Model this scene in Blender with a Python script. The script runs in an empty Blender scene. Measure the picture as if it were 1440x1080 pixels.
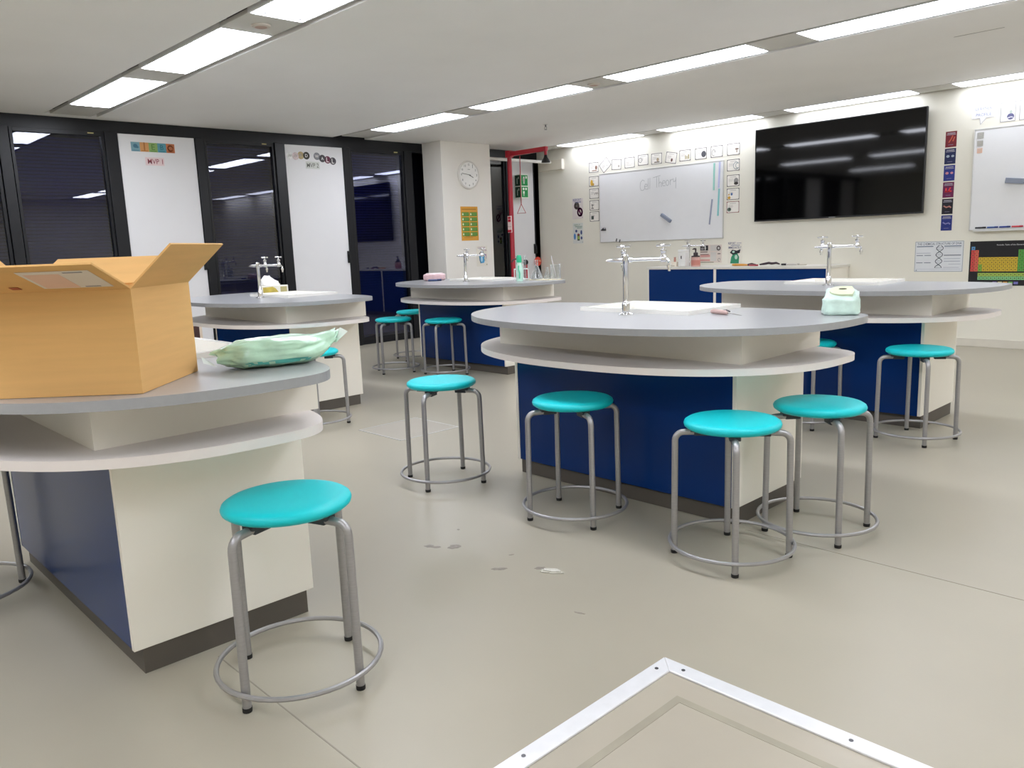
import bpy, math, random
from mathutils import Vector, Matrix, noise
random.seed(7)
R = math.radians
scene = bpy.context.scene
C = scene.collection

# ------------------------------------------------------------------ camera, world, exposure
def make_camera():
    yaw, pit, rol, F = -0.8072728671757515, -0.1732192582331609, -0.03757618938462538, 1117.851365315313
    f = Vector((math.sin(yaw)*math.cos(pit), math.cos(yaw)*math.cos(pit), math.sin(pit)))
    r = Vector((math.cos(yaw), -math.sin(yaw), 0)); u = r.cross(f)
    c, s = math.cos(rol), math.sin(rol)
    r2 = c*r + s*u; u2 = -s*r + c*u
    cam = bpy.data.cameras.new('camera'); o = bpy.data.objects.new('camera', cam); C.objects.link(o)
    m = Matrix((r2, u2, -f)).transposed().to_4x4(); m.translation = (0, 0, 1.3)
    o.matrix_world = m
    cam.sensor_width = 36.0; cam.lens = F*36.0/1440.0
    cam.clip_start = 0.05; cam.clip_end = 100
    scene.camera = o
make_camera()
w = bpy.data.worlds.new('night'); scene.world = w; w.use_nodes = True
w.node_tree.nodes['Background'].inputs[0].default_value = (0.010, 0.012, 0.030, 1)
w.node_tree.nodes['Background'].inputs[1].default_value = 1.0
vs = scene.view_settings
vs.view_transform = 'Standard'; vs.look = 'None'; vs.gamma = 1.0; vs.use_curve_mapping = False
scene.cycles.max_bounces = 8; scene.cycles.diffuse_bounces = 5; scene.cycles.caustics_reflective = False; scene.cycles.caustics_refractive = False
vs.exposure = 0.52
LAMP = 12.5            # emission of the ceiling diffusers

# ------------------------------------------------------------------ materials
def lin(c):
    if isinstance(c, str):
        c = tuple(int(c[i:i+2], 16)/255 for i in (0, 2, 4))
    return tuple((v/12.92 if v <= 0.04045 else ((v+0.055)/1.055)**2.4) for v in c)
_mats = {}
def M(col, rough=0.5, metal=0.0, var=0.04, scale=6.0, bump=0.0, bscale=40.0, spec=0.5, coat=0.0, trans=0.0, ior=1.45, alpha=1.0, stretch=None, rvar=0.0):
    key = (col, rough, metal, var, scale, bump, bscale, spec, coat, trans, ior, alpha, stretch, rvar)
    if key in _mats: return _mats[key]
    m = bpy.data.materials.new('mat_%s_%d' % (col, len(_mats))); m.use_nodes = True
    nt = m.node_tree; N = nt.nodes; L = nt.links
    b = N['Principled BSDF']; c = lin(col)
    b.inputs['Roughness'].default_value = rough; b.inputs['Metallic'].default_value = metal
    b.inputs['Specular IOR Level'].default_value = spec; b.inputs['IOR'].default_value = ior
    b.inputs['Coat Weight'].default_value = coat; b.inputs['Coat Roughness'].default_value = 0.12
    b.inputs['Transmission Weight'].default_value = trans; b.inputs['Alpha'].default_value = alpha
    tc = N.new('ShaderNodeTexCoord'); vec = tc.outputs['Object']
    if stretch:
        mp = N.new('ShaderNodeMapping'); mp.inputs['Scale'].default_value = stretch
        L.new(vec, mp.inputs['Vector']); vec = mp.outputs['Vector']
    nz = N.new('ShaderNodeTexNoise'); nz.inputs['Scale'].default_value = scale; nz.inputs['Detail'].default_value = 5
    L.new(vec, nz.inputs['Vector'])
    rp = N.new('ShaderNodeValToRGB')
    lo = tuple(max(0, v*(1-var)) for v in c); hi = tuple(min(1, v*(1+var)) for v in c)
    rp.color_ramp.elements[0].position = 0.3; rp.color_ramp.elements[1].position = 0.7
    rp.color_ramp.elements[0].color = lo+(1,); rp.color_ramp.elements[1].color = hi+(1,)
    L.new(nz.outputs['Fac'], rp.inputs['Fac']); L.new(rp.outputs['Color'], b.inputs['Base Color'])
    if rvar:
        mr = N.new('ShaderNodeMapRange'); mr.inputs['To Min'].default_value = rough-rvar; mr.inputs['To Max'].default_value = rough+rvar
        L.new(nz.outputs['Fac'], mr.inputs['Value']); L.new(mr.outputs['Result'], b.inputs['Roughness'])
    if bump:
        n2 = N.new('ShaderNodeTexNoise'); n2.inputs['Scale'].default_value = bscale; n2.inputs['Detail'].default_value = 4
        L.new(vec, n2.inputs['Vector'])
        bp = N.new('ShaderNodeBump'); bp.inputs['Strength'].default_value = bump; bp.inputs['Distance'].default_value = 0.01
        L.new(n2.outputs['Fac'], bp.inputs['Height']); L.new(bp.outputs['Normal'], b.inputs['Normal'])
    _mats[key] = m
    return m
def emit_mat(col, s):
    m = bpy.data.materials.new('lamp_diffuser'); m.use_nodes = True
    nt = m.node_tree; N = nt.nodes; L = nt.links; N.remove(N['Principled BSDF'])
    e = N.new('ShaderNodeEmission'); e.inputs['Strength'].default_value = s
    tc = N.new('ShaderNodeTexCoord'); nz = N.new('ShaderNodeTexNoise'); nz.inputs['Scale'].default_value = 3
    rp = N.new('ShaderNodeValToRGB'); c = lin(col)
    rp.color_ramp.elements[0].color = tuple(v*0.97 for v in c)+(1,); rp.color_ramp.elements[1].color = c+(1,)
    L.new(tc.outputs['Object'], nz.inputs['Vector']); L.new(nz.outputs['Fac'], rp.inputs['Fac'])
    L.new(rp.outputs['Color'], e.inputs['Color']); L.new(e.outputs['Emission'], N['Material Output'].inputs['Surface'])
    return m
def pane_mat(tint, rough=0.0, refl=1.0):
    m = bpy.data.materials.new('window_glass'); m.use_nodes = True
    nt = m.node_tree; N = nt.nodes; L = nt.links; N.remove(N['Principled BSDF'])
    t = N.new('ShaderNodeBsdfTransparent'); t.inputs['Color'].default_value = lin(tint)+(1,)
    g = N.new('ShaderNodeBsdfGlossy'); g.inputs['Roughness'].default_value = rough; g.inputs['Color'].default_value = (refl, refl, refl, 1)
    fr = N.new('ShaderNodeFresnel'); fr.inputs['IOR'].default_value = 1.62
    mx = N.new('ShaderNodeMixShader')
    L.new(fr.outputs['Fac'], mx.inputs['Fac']); L.new(t.outputs['BSDF'], mx.inputs[1]); L.new(g.outputs['BSDF'], mx.inputs[2])
    L.new(mx.outputs['Shader'], N['Material Output'].inputs['Surface'])
    return m

# ------------------------------------------------------------------ mesh builder
class MB:
    def __init__(s): s.v = []; s.f = []
    def add(s, vs, fs, mat=None):
        n = len(s.v)
        s.v += [tuple(mat @ Vector(p)) if mat else tuple(p) for p in vs]
        s.f += [tuple(i+n for i in f) for f in fs]
        return s
    def box(s, x0, x1, y0, y1, z0, z1, mat=None):
        vs = [(x0,y0,z0),(x1,y0,z0),(x1,y1,z0),(x0,y1,z0),(x0,y0,z1),(x1,y0,z1),(x1,y1,z1),(x0,y1,z1)]
        return s.add(vs, [(0,3,2,1),(4,5,6,7),(0,1,5,4),(1,2,6,5),(2,3,7,6),(3,0,4,7)], mat)
    def lathe(s, prof, n=24, mat=None):          # prof: (r, z) bottom to top
        vs = []; fs = []; rings = []
        for r, z in prof:
            if r < 1e-6: rings.append([len(vs)]); vs.append((0, 0, z))
            else:
                rings.append(list(range(len(vs), len(vs)+n)))
                vs += [(r*math.cos(2*math.pi*k/n), r*math.sin(2*math.pi*k/n), z) for k in range(n)]
        for a, b in zip(rings, rings[1:]):
            for k in range(n):
                k2 = (k+1) % n
                if len(a) == 1 and len(b) == 1: continue
                if len(a) == 1: fs.append((a[0], b[k2], b[k]))
                elif len(b) == 1: fs.append((a[k], a[k2], b[0]))
                else: fs.append((a[k], a[k2], b[k2], b[k]))
        if len(rings[0]) > 1: fs.append(tuple(reversed(rings[0])))
        if len(rings[-1]) > 1: fs.append(tuple(rings[-1]))
        return s.add(vs, fs, mat)
    def cyl(s, p, q, r, n=12, r2=None):
        p = Vector(p); q = Vector(q); d = q-p
        m = Matrix.Translation(p) @ d.to_track_quat('Z', 'Y').to_matrix().to_4x4()
        return s.lathe([(r, 0), (r if r2 is None else r2, d.length)], n, m)
    def tube(s, pts, r, n=10, closed=False):
        pts = [Vector(p) for p in pts]; m = len(pts); vs = []; fs = []
        prev = None
        for i, p in enumerate(pts):
            if closed: t = pts[(i+1) % m]-pts[i-1]
            else: t = pts[min(i+1, m-1)]-pts[max(i-1, 0)]
            t.normalize()
            if prev is None:
                a = Vector((0, 0, 1)) if abs(t.z) < 0.9 else Vector((1, 0, 0)); e = t.cross(a).normalized()
            else:
                e = (prev-t*prev.dot(t)).normalized()
            prev = e; g = t.cross(e)
            rr = r[i] if isinstance(r, (list, tuple)) else r
            vs += [tuple(p+rr*(math.cos(2*math.pi*k/n)*e+math.sin(2*math.pi*k/n)*g)) for k in range(n)]
        last = m if closed else m-1
        for i in range(last):
            for k in range(n):
                a = i*n; b = ((i+1) % m)*n; k2 = (k+1) % n
                fs.append((a+k, a+k2, b+k2, b+k))
        if not closed:
            fs.append(tuple(reversed(range(n)))); fs.append(tuple(range((m-1)*n, m*n)))
        return s.add(vs, fs)
    def prism(s, poly, z0, z1, mat=None):        # poly counter-clockwise
        n = len(poly)
        vs = [(x, y, z0) for x, y in poly]+[(x, y, z1) for x, y in poly]
        fs = [tuple(reversed(range(n))), tuple(range(n, 2*n))]+[(k, (k+1) % n, n+(k+1) % n, n+k) for k in range(n)]
        return s.add(vs, fs, mat)
    def sphere(s, c, r, n=12, m=8, sc=(1, 1, 1)):
        prof = [(r*math.sin(math.pi*k/m), -r*math.cos(math.pi*k/m)) for k in range(m+1)]
        prof[0] = (0, -r); prof[-1] = (0, r)
        return s.lathe(prof, n, Matrix.Translation(c) @ Matrix.Diagonal((*sc, 1)))
    def build(s, name, mat, parent=None, smooth=True, bevel=0.0, loc=None, ang=38):
        me = bpy.data.meshes.new(name); me.from_pydata(s.v, [], s.f); me.materials.append(mat)
        if smooth:
            for p in me.polygons: p.use_smooth = True
            me.set_sharp_from_angle(angle=R(ang))
        me.update()
        o = bpy.data.objects.new(name, me); C.objects.link(o); o.parent = parent
        if loc: o.location = loc
        if bevel:
            b = o.modifiers.new('bevel', 'BEVEL'); b.width = bevel; b.segments = 2; b.limit_method = 'ANGLE'; b.angle_limit = R(50)
        return o
def BX(x0, x1, y0, y1, z0, z1): return MB().box(x0, x1, y0, y1, z0, z1)
def tag(o, label, cat, group=None):
    o['label'] = label; o['category'] = cat
    if group: o['group'] = group
    return o
def struct(o): o['kind'] = 'structure'; return o
def empty(name, loc=(0, 0, 0), rz=0.0, rot=None):
    o = bpy.data.objects.new(name, None); C.objects.link(o); o.location = loc
    o.rotation_euler = rot if rot else (0, 0, rz); o.empty_display_size = 0.1
    return o
def copy_tree(o, parent=None):
    c = o.copy(); C.objects.link(c); c.parent = parent
    for ch in [x for x in bpy.data.objects if x.parent == o]: copy_tree(ch, c)
    return c
def text_mesh(body, width=None, size=None, extrude=0.0):
    cu = bpy.data.curves.new('t', 'FONT'); cu.body = body; cu.size = size or 1.0; cu.align_x = 'CENTER'; cu.align_y = 'CENTER'
    cu.resolution_u = 2; cu.extrude = extrude; cu.offset = 0.004*(size or 1.0)
    o = bpy.data.objects.new('t', cu); me = bpy.data.meshes.new_from_object(o)
    bpy.data.objects.remove(o); bpy.data.curves.remove(cu)
    xs = [v.co.x for v in me.vertices]; ys = [v.co.y for v in me.vertices]
    cx = (min(xs)+max(xs))/2; cy = (min(ys)+max(ys))/2; k = 1.0
    if width: k = width/(max(xs)-min(xs))
    for v in me.vertices: v.co.x = (v.co.x-cx)*k; v.co.y = (v.co.y-cy)*k
    return me
def lettering(parent, body, x, y, width, col, z=0.0038, ysc=1.0, rot=0.0, name='lettering'):
    me = text_mesh(body, width); me.name = name; me.materials.append(M(col, 0.6))
    o = bpy.data.objects.new(name, me); C.objects.link(o); o.parent = parent
    o.location = (x, y, z); o.scale = (1, ysc, 1); o.rotation_euler = (0, 0, rot)
    return o

# shared materials
WALL = M('eeebde', 0.75, var=0.02, scale=2.0, bump=0.04, bscale=180)
CEIL = M('f8f7f6', 0.8, var=0.015, scale=1.5)
WHITE_LAM = M('f8f3e8', 0.38, var=0.015, scale=3)
SHELF_LAM = M('eae2dd', 0.4, var=0.015, scale=3)
TOP_LAM = M('a2a3a5', 0.30, var=0.02, scale=60, coat=0.15)
BLUE = M('02306e', 0.25, var=0.03, scale=4, spec=0.32)
PLINTH = M('5c564f', 0.5, var=0.05, scale=8)
SINK = M('f4f2ec', 0.22, var=0.01, coat=0.3)
CHROME = M('e8e8ea', 0.12, metal=1.0, var=0.02)
STEEL = M('a8a6a6', 0.38, metal=0.6, var=0.05, scale=30, stretch=(1, 1, 8))
TEAL = M('06c8cf', 0.45, var=0.02, scale=10, bump=0.02, bscale=260)
BLACK_RUB = M('1b1b1c', 0.6)
DARK_FRAME = M('0c0d13', 0.38, var=0.08)
PANEL_WHITE = M('e7e6e7', 0.5, var=0.015, scale=2)
CARTON = M('e0b170', 0.75, var=0.05, scale=3, bump=0.05, bscale=90, stretch=(1, 1, 14))
PAPER = M('f3f1ec', 0.7, var=0.01)
INK = M('4a4644', 0.7)
RED = M('b32434', 0.35, var=0.04)
def glassware_mat():
    m = bpy.data.materials.new('thin_glassware'); m.use_nodes = True
    nt = m.node_tree; N = nt.nodes; L = nt.links; N.remove(N['Principled BSDF'])
    t = N.new('ShaderNodeBsdfTransparent'); t.inputs['Color'].default_value = (0.96, 0.97, 0.97, 1)
    g = N.new('ShaderNodeBsdfGlossy'); g.inputs['Roughness'].default_value = 0.05
    d = N.new('ShaderNodeBsdfDiffuse'); d.inputs['Color'].default_value = (0.85, 0.87, 0.88, 1)
    lw = N.new('ShaderNodeLayerWeight'); lw.inputs['Blend'].default_value = 0.45
    m1 = N.new('ShaderNodeMixShader'); m1.inputs['Fac'].default_value = 0.5
    m2 = N.new('ShaderNodeMixShader')
    mr = N.new('ShaderNodeMapRange'); mr.inputs['To Min'].default_value = 0.05; mr.inputs['To Max'].default_value = 0.75
    L.new(lw.outputs['Facing'], mr.inputs['Value']); L.new(mr.outputs['Result'], m2.inputs['Fac'])
    L.new(g.outputs['BSDF'], m1.inputs[1]); L.new(d.outputs['BSDF'], m1.inputs[2])
    L.new(t.outputs['BSDF'], m2.inputs[1]); L.new(m1.outputs['Shader'], m2.inputs[2])
    L.new(m2.outputs['Shader'], N['Material Output'].inputs['Surface'])
    return m
GLASSW = glassware_mat()
FLOOR = M('aaa392', 0.34, var=0.05, scale=1.3, bump=0.015, bscale=90, rvar=0.05)

# ------------------------------------------------------------------ the room
XW, YB, XR, YR, ZC = -9.4, 9.75, 3.2, -3.2, 2.78
struct(BX(XW-0.3, XR, YR, YB, -0.08, 0.0).build('floor', FLOOR, smooth=False))
floor_obj = bpy.data.objects['floor']
struct(BX(XW-0.3, XR+0.15, YB, YB+0.15, 0, ZC+0.3).build('wall_back', WALL, smooth=False))
wall_back = bpy.data.objects['wall_back']
struct(BX(XR, XR+0.15, YR, YB, 0, ZC+0.3).build('wall_right', WALL, smooth=False))
struct(BX(XW-0.3, XR+0.15, YR-0.15, YR, 0, ZC+0.3).build('wall_front', WALL, smooth=False))
struct(BX(-8.9, XR, YB-0.012, YB, 0, 0.09).build('baseboard_back', M('ded9cc', 0.5), bevel=0.003))
# ceiling: slabs between the recessed light rows
ROWS = [(-0.95, -0.47), (2.47, 2.97), (5.90, 6.40), (9.33, 9.75)]
ceil = struct(BX(XW-0.3, XR, YR, YB, ZC+0.16, ZC+0.2).build('ceiling', DARK_FRAME, smooth=False))
ys = [YR]+[v for r in ROWS for v in r]
for k in range(0, len(ys)-1, 2):
    BX(XW-0.05, XR, ys[k], ys[k+1], ZC, ZC+0.05).build('ceiling_board', CEIL, ceil, smooth=False)
BX(XW-0.05, -9.25, 2.47, 2.97, ZC, ZC+0.05).build('ceiling_board', CEIL, ceil, smooth=False)
# hairline scratch on the ceiling
BX(-2.30, -1.95, 7.15, 7.157, ZC-0.001, ZC+0.01).build('ceiling_crack', M('6a6763', 0.9), ceil, smooth=False)

LAMP_M = emit_mat('f0f4ff', LAMP); LAMP_W = emit_mat('f0f4ff', LAMP*0.46)   # the slim wall row burns dimmer
XS = [-8.63+1.868*k for k in range(6)]
ROWNAME = ['row behind', 'front row', 'middle row', 'row along the whiteboard wall']
ORD = ['first', 'second', 'third', 'fourth', 'fifth', 'sixth']
proto_lamp = None; fill = None; ntrim = 0
def make_lamp(w, lm):
    t = empty('ceiling_light')
    L = 1.47; h = w/2
    fr = MB()
    fr.box(-L/2, L/2, -h, -h+0.012, -0.003, 0.05); fr.box(-L/2, L/2, h-0.012, h, -0.003, 0.05)
    fr.box(-L/2, -L/2+0.012, -h+0.012, h-0.012, -0.003, 0.05); fr.box(L/2-0.012, L/2, -h+0.012, h-0.012, -0.003, 0.05)
    fr.box(-L/2, L/2, -h, h, 0.05, 0.058)
    fr.build('housing', M('e4e4e2', 0.5), t)
    e = 0.012; q = 0.030                       # shallow lens that bulges below the ceiling
    df = MB(); df.add([(-L/2+e, -h+e, 0.0), (L/2-e, -h+e, 0.0), (L/2-e, h-e, 0.0), (-L/2+e, h-e, 0.0), (-L/2+q, -h+q, -0.009), (L/2-q, -h+q, -0.009), (L/2-q, h-q, -0.009), (-L/2+q, h-q, -0.009)],
                      [(0, 1, 2, 3), (7, 6, 5, 4), (0, 4, 5, 1), (1, 5, 6, 2), (2, 6, 7, 3), (3, 7, 4, 0)])
    df.build('diffuser', lm, t, smooth=False)
    for y in (-h+0.075, h-0.075):
        MB().lathe([(0.012, -0.013), (0.012, -0.009)], 10, Matrix.Translation((-L/2+0.09, y, 0))).build('latch', M('8c8c8c', 0.4, metal=0.6), t)
    return t
lamp_a = make_lamp(0.385, LAMP_M); lamp_b = make_lamp(0.33, LAMP_W); first = {id(lamp_a): True, id(lamp_b): True}
for ri, (y0, y1) in enumerate(ROWS):
    yc = (y0+y1)/2; base = lamp_b if ri == 3 else lamp_a; wdt = 0.33 if ri == 3 else 0.385
    for k, x in enumerate(XS):
        if first[id(base)]: o = base; first[id(base)] = False
        else: o = copy_tree(base)
        o.location = (x+0.735, yc, ZC+0.004)
        if ri == 0: lab = 'glowing ceiling light panel behind the camera, ' + ORD[k] + ' from the windows'
        else: lab = {1: 'wide glowing ceiling light panel of the row over the cardboard box, ',
                     2: 'long glowing ceiling light panel of the middle row, ',
                     3: 'thin glowing ceiling light panel tight along the whiteboard wall, '}[ri] + ORD[k] + ' from the windows'
        tag(o, lab, 'ceiling light', 'ceiling lights of the ' + ROWNAME[ri])
    ends = [-9.27]+[v for x in XS for v in (x, x+1.47)]+[XR]
    for k in range(0, len(ends)-1, 2):
        a, b = ends[k]+0.004, ends[k+1]-0.004
        if b-a < 0.03: continue
        ntrim += 1
        struct(BX(a, b, yc-wdt/2, yc+wdt/2, ZC+0.002, ZC+0.03).build('trim_%d' % ntrim, M('d2d0ca', 0.6, var=0.02), bevel=0.003))

# window wall: black frames, glass panes and white opening leaves
GLASS = pane_mat('bec2dc')
BLIND = M('3f4790', 0.6, var=0.15, scale=3)
wl = MB()
wl.box(XW-0.10, XW, YR, YB, 2.65, ZC+0.2)           # head
wl.box(XW-0.10, XW, YR, YB, 0.0, 0.06)               # sill rail
wl.box(XW-0.32, XW-0.28, YR, YB, 0, ZC+0.2)          # outer screen
struct(wl.build('wall_left', DARK_FRAME, smooth=False))
wall_left = bpy.data.objects['wall_left']
def post(y0, y1, d=0.03):
    return BX(XW-0.10, XW+d, y0, y1, 0.0, 2.66).build('mullion', DARK_FRAME, wall_left, bevel=0.004)
nwin = 0; ndoor = 0
for k in range(-3, 5):
    y = 3.20+1.985*(k)                 # left edge of a white leaf
    if y > 9.2: continue
    p0, p1 = y, min(y+0.84, 9.64)
    w0, w1 = y+0.955, y+1.985-0.14
    if k == -1: w0, w1 = None, None
    if p0 > YR and k != -1 and not (7.1 < p0 < 7.4):
        ndoor += 1
        d = struct(BX(XW-0.05, XW+0.012, p0, p1, 0.06, 2.65).build('door_%d' % ndoor, PANEL_WHITE, bevel=0.003))
        h = MB(); h.box(XW+0.012, XW+0.030, p1-0.035, p1-0.005, 1.14, 1.30); h.cyl((XW+0.02, p1-0.02, 1.26), (XW+0.07, p1-0.02, 1.26), 0.010)
        h.box(XW+0.055, XW+0.075, p1-0.032, p1-0.008, 1.15, 1.28)
        h.build('handle', BLACK_RUB, d, bevel=0.003)
    if p0 > YR: post(p0-0.14, p0-0.005) ; 
    if p1+0.01 < YB and p0 > YR: post(p1+0.005, min(p1+0.105, YB))
    spans = [(y+0.955, y+1.845)] if YR < y+0.955 < 9.0 else []
    if k == -1: spans.append((p0, p1))
    for w0, w1 in spans:
        nwin += 1
        d = struct(empty('window_%d' % nwin, (XW, (w0+w1)/2, 0)))
        hw = (w1-w0)/2
        fr = MB(); fr.box(-0.05, 0.008, -hw, -hw+0.03, 0.06, 2.65); fr.box(-0.05, 0.008, hw-0.03, hw, 0.06, 2.65)
        fr.box(-0.05, 0.008, -hw+0.03, hw-0.03, 0.06, 0.10); fr.box(-0.05, 0.008, -hw+0.03, hw-0.03, 2.61, 2.65)
        fr.build('sash', DARK_FRAME, d, bevel=0.002)
        BX(-0.03, -0.024, -hw+0.03, hw-0.03, 0.10, 2.61).build('pane', GLASS, d, smooth=False)
        bl = MB(); z = 0.12
        while z < 2.6:
            bl.add([(-0.15, -hw, z), (-0.15, hw, z), (-0.19, hw, z+0.032), (-0.19, -hw, z+0.032)], [(0, 1, 2, 3)]); z += 0.036
        b = bl.build('blind', BLIND, d, smooth=False); b['kind'] = 'stuff'
        BX(0.008, 0.011, hw-0.16, hw-0.10, 2.630, 2.642).build('sticker', M('c9bb80', 0.6), d, smooth=False)
post(9.64, YB)
# column in front of the window wall
struct(BX(XW, -8.979, 7.375, 8.315, 0, ZC).build('wall_column', M('f1ede6', 0.7, var=0.02, scale=2), smooth=False, bevel=0.004))

# floor marks and hatches
for x0, x1, y in ((-2.45, XR, 0.96), (-1.75, XR, 3.09)):
    BX(x0, x1, y-0.002, y+0.002, -0.004, 0.0008).build('joint', M('958f81', 0.8), floor_obj, smooth=False)
def blob(cx, cy, rx, ry, ang, seed, n=14):
    random.seed(seed); pts = []
    for k in range(n):
        a = 2*math.pi*k/n; r = 1+random.uniform(-0.25, 0.25)
        x, y = rx*r*math.cos(a), ry*r*math.sin(a)
        pts.append((cx+x*math.cos(ang)-y*math.sin(ang), cy+x*math.sin(ang)+y*math.cos(ang)))
    return pts
STAIN = M('8d857b', 0.5, var=0.15, scale=60)
for i, (x, y, rx, ry, a) in enumerate(((-2.69, 2.03, .022, .014, .7), (-2.655, 2.045, .022, .012, .7), (-2.597, 2.098, .028, .022, .8), (-2.271, 2.062, .03, .012, .8),
                                    (-2.148, 2.177, .026, .014, .8), (-1.767, 1.982, .02, .005, .3), (-2.34, 2.20, .012, .004, 1.2), (-2.75, 2.25, .008, .006, 0))):
    MB().prism(blob(x, y, rx, ry, a, i+3), 0.0, 0.0006).build('stain', STAIN, floor_obj, smooth=False)
sc_ = MB(); pp = blob(-2.089, 2.182, .045, .022, .55, 31, 16)
for i, z in enumerate((0.001, 0.010)):
    pass
sc_.prism(pp, 0.001, 0.004)
sc_.prism([(-2.089+(x+2.089)*0.8, 2.182+(y-2.182)*0.7) for x, y in pp], 0.004, 0.009)
tag(sc_.build('paper_scrap', M('cfccc2', 0.8, var=0.1, scale=90)), 'small crumpled white paper scrap lying on the bare floor', 'paper scrap')
ALU = M('e8e8ea', 0.36, metal=0.2, var=0.03, scale=20)
t = empty('floor_hatch', (-1.36, 1.92, 0)); S = 1.25; W = 0.058
def strip(pts): return MB().prism(pts, 0.0, 0.009).build('frame_strip', ALU, t, bevel=0.003, smooth=False)
strip([(W, -W), (0, 0), (0, -S), (W, -S+W)]); strip([(0, 0), (W, -W), (S-W, -W), (S, 0)])
strip([(S, 0), (S-W, -W), (S-W, -S+W), (S, -S)]); strip([(W, -S+W), (0, -S), (S, -S), (S-W, -S+W)])
for p in ((0.024, -0.075), (0.09, -0.03), (0.6, -0.03), (0.024, -0.65), (1.15, -0.03), (0.03, -1.15)):
    MB().lathe([(0.006, 0.009), (0.006, 0.0105), (0.003, 0.0108)], 10, Matrix.Translation((p[0], p[1], 0))).build('screw', M('6d6d70', 0.35, metal=0.9), t)
BX(W, S-W, -S+W, -W, 0.0, 0.002).build('lid', M('b0a898', 0.3, var=0.05, scale=2.5), t, smooth=False)
lip = MB(); lip.box(W+0.09, S-W-0.09, -W-0.115, -W-0.09, 0.002, 0.0028); lip.box(W+0.09, W+0.115, -S+W+0.09, -W-0.115, 0.002, 0.0028)
lip.build('sealant_band', M('a19a88', 0.45, var=0.12, scale=5), t, smooth=False)
tag(t, 'large floor hatch with shiny aluminium edge strips in the foreground', 'floor hatch')
t = empty('floor_hatch', (-4.91, 3.12, 0)); S = 0.525
for a in ((0, S, 0, 0.010), (0, S, S-0.010, S), (0, 0.010, 0.010, S-0.010), (S-0.010, S, 0.010, S-0.010)):
    BX(a[0], a[1], a[2], a[3], 0, 0.003).build('frame_strip', M('cfcfcd', 0.4, metal=0.4), t, smooth=False)
BX(0.010, S-0.010, 0.010, S-0.010, 0, 0.0015).build('lid', M('b0a99c', 0.35, var=0.04, scale=3), t, smooth=False)
tag(t, 'small square floor hatch outlined by thin metal edges in the aisle', 'floor hatch')

# ------------------------------------------------------------------ lab tables
def outline(A, B, b, y0=0.05, nf=2.3, nb=4.0, N=48):
    pts = []
    for k in range(2*N):
        a = math.pi*k/N; c, s = math.cos(a), math.sin(a)
        n = nb if s > 0 else nf; h = b if s > 0 else B
        pts.append((math.copysign(abs(c)**(2/n), c)*A, y0+math.copysign(abs(s)**(2/n), s)*h))
    out = []
    for p in pts:
        if not out or (abs(p[0]-out[-1][0])+abs(p[1]-out[-1][1])) > 1e-4: out.append(p)
    return out
ZT = 0.93
SX0, SX1, SY0, SY1 = -0.385, 0.315, -0.105, 0.375
def make_tap(parent, name='tap', loc=(0, 0, ZT)):
    body = MB()
    body.lathe([(0.040, 0), (0.040, 0.004), (0.026, 0.010), (0.020, 0.012), (0.020, 0.056), (0.016, 0.064), (0.0138, 0.070), (0.0138, 0.25), (0.016, 0.255), (0.016, 0.295), (0.010, 0.302), (0, 0.304)], 16)
    arms = []
    for ang, Ln in ((131, 0.165), (40, 0.188)):
        d = Vector((math.cos(R(ang)), math.sin(R(ang)), 0)); z = 0.274
        body.cyl((0, 0, z), d*(Ln+0.01)+Vector((0, 0, z)), 0.0095, 10)
        body.cyl(d*0.016+Vector((0, 0, z)), d*0.034+Vector((0, 0, z)), 0.014, 10)
        body.lathe([(0.014, -0.016), (0.017, -0.008), (0.017, 0.010), (0.012, 0.018), (0.012, 0.030), (0.015, 0.034), (0.015, 0.044), (0.006, 0.05), (0.006, 0.062)], 12, Matrix.Translation(d*Ln+Vector((0, 0, z))))
        arms.append((d, Ln, z))
    d3 = Vector((math.cos(R(200)), math.sin(R(200)), 0))
    body.tube([Vector((0, 0, 0.274)), d3*0.04+Vector((0, 0, .274)), d3*0.075+Vector((0, 0, .274)), d3*0.10+Vector((0, 0, .272))], [0.012, 0.012, 0.009, 0.004], 10)
    tp = body.build(name, CHROME, parent, loc=loc)
    for d, Ln, z in arms:
        h = MB(); c = d*Ln+Vector((0, 0, z+0.066)); h.sphere(c, 0.009, 10, 6)
        for a in (20, 110, 200, 290):
            e = Vector((math.cos(R(a)), math.sin(R(a)), 0)); h.tube([c+e*0.004, c+e*0.018, c+e*0.034, c+e*0.037], [0.005, 0.0055, 0.0065, 0.003], 8)
        h.build('handle', CHROME, tp)
        nzl = MB(); e = d*(Ln+0.028)
        nzl.tube([d*Ln+Vector((0, 0, z-0.002)), d*(Ln+0.018)+Vector((0, 0, z-0.004)), e+Vector((0, 0, z-0.016)), e+Vector((0, 0, z-0.035))], 0.0075, 8)
        nzl.lathe([(0.007, -0.062), (0.007, -0.045), (0.012, -0.044), (0.012, -0.030), (0.008, -0.028)], 12, Matrix.Translation(e+Vector((0, 0, z))))
        nzl.build('nozzle', CHROME, tp)
    return tp
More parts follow.
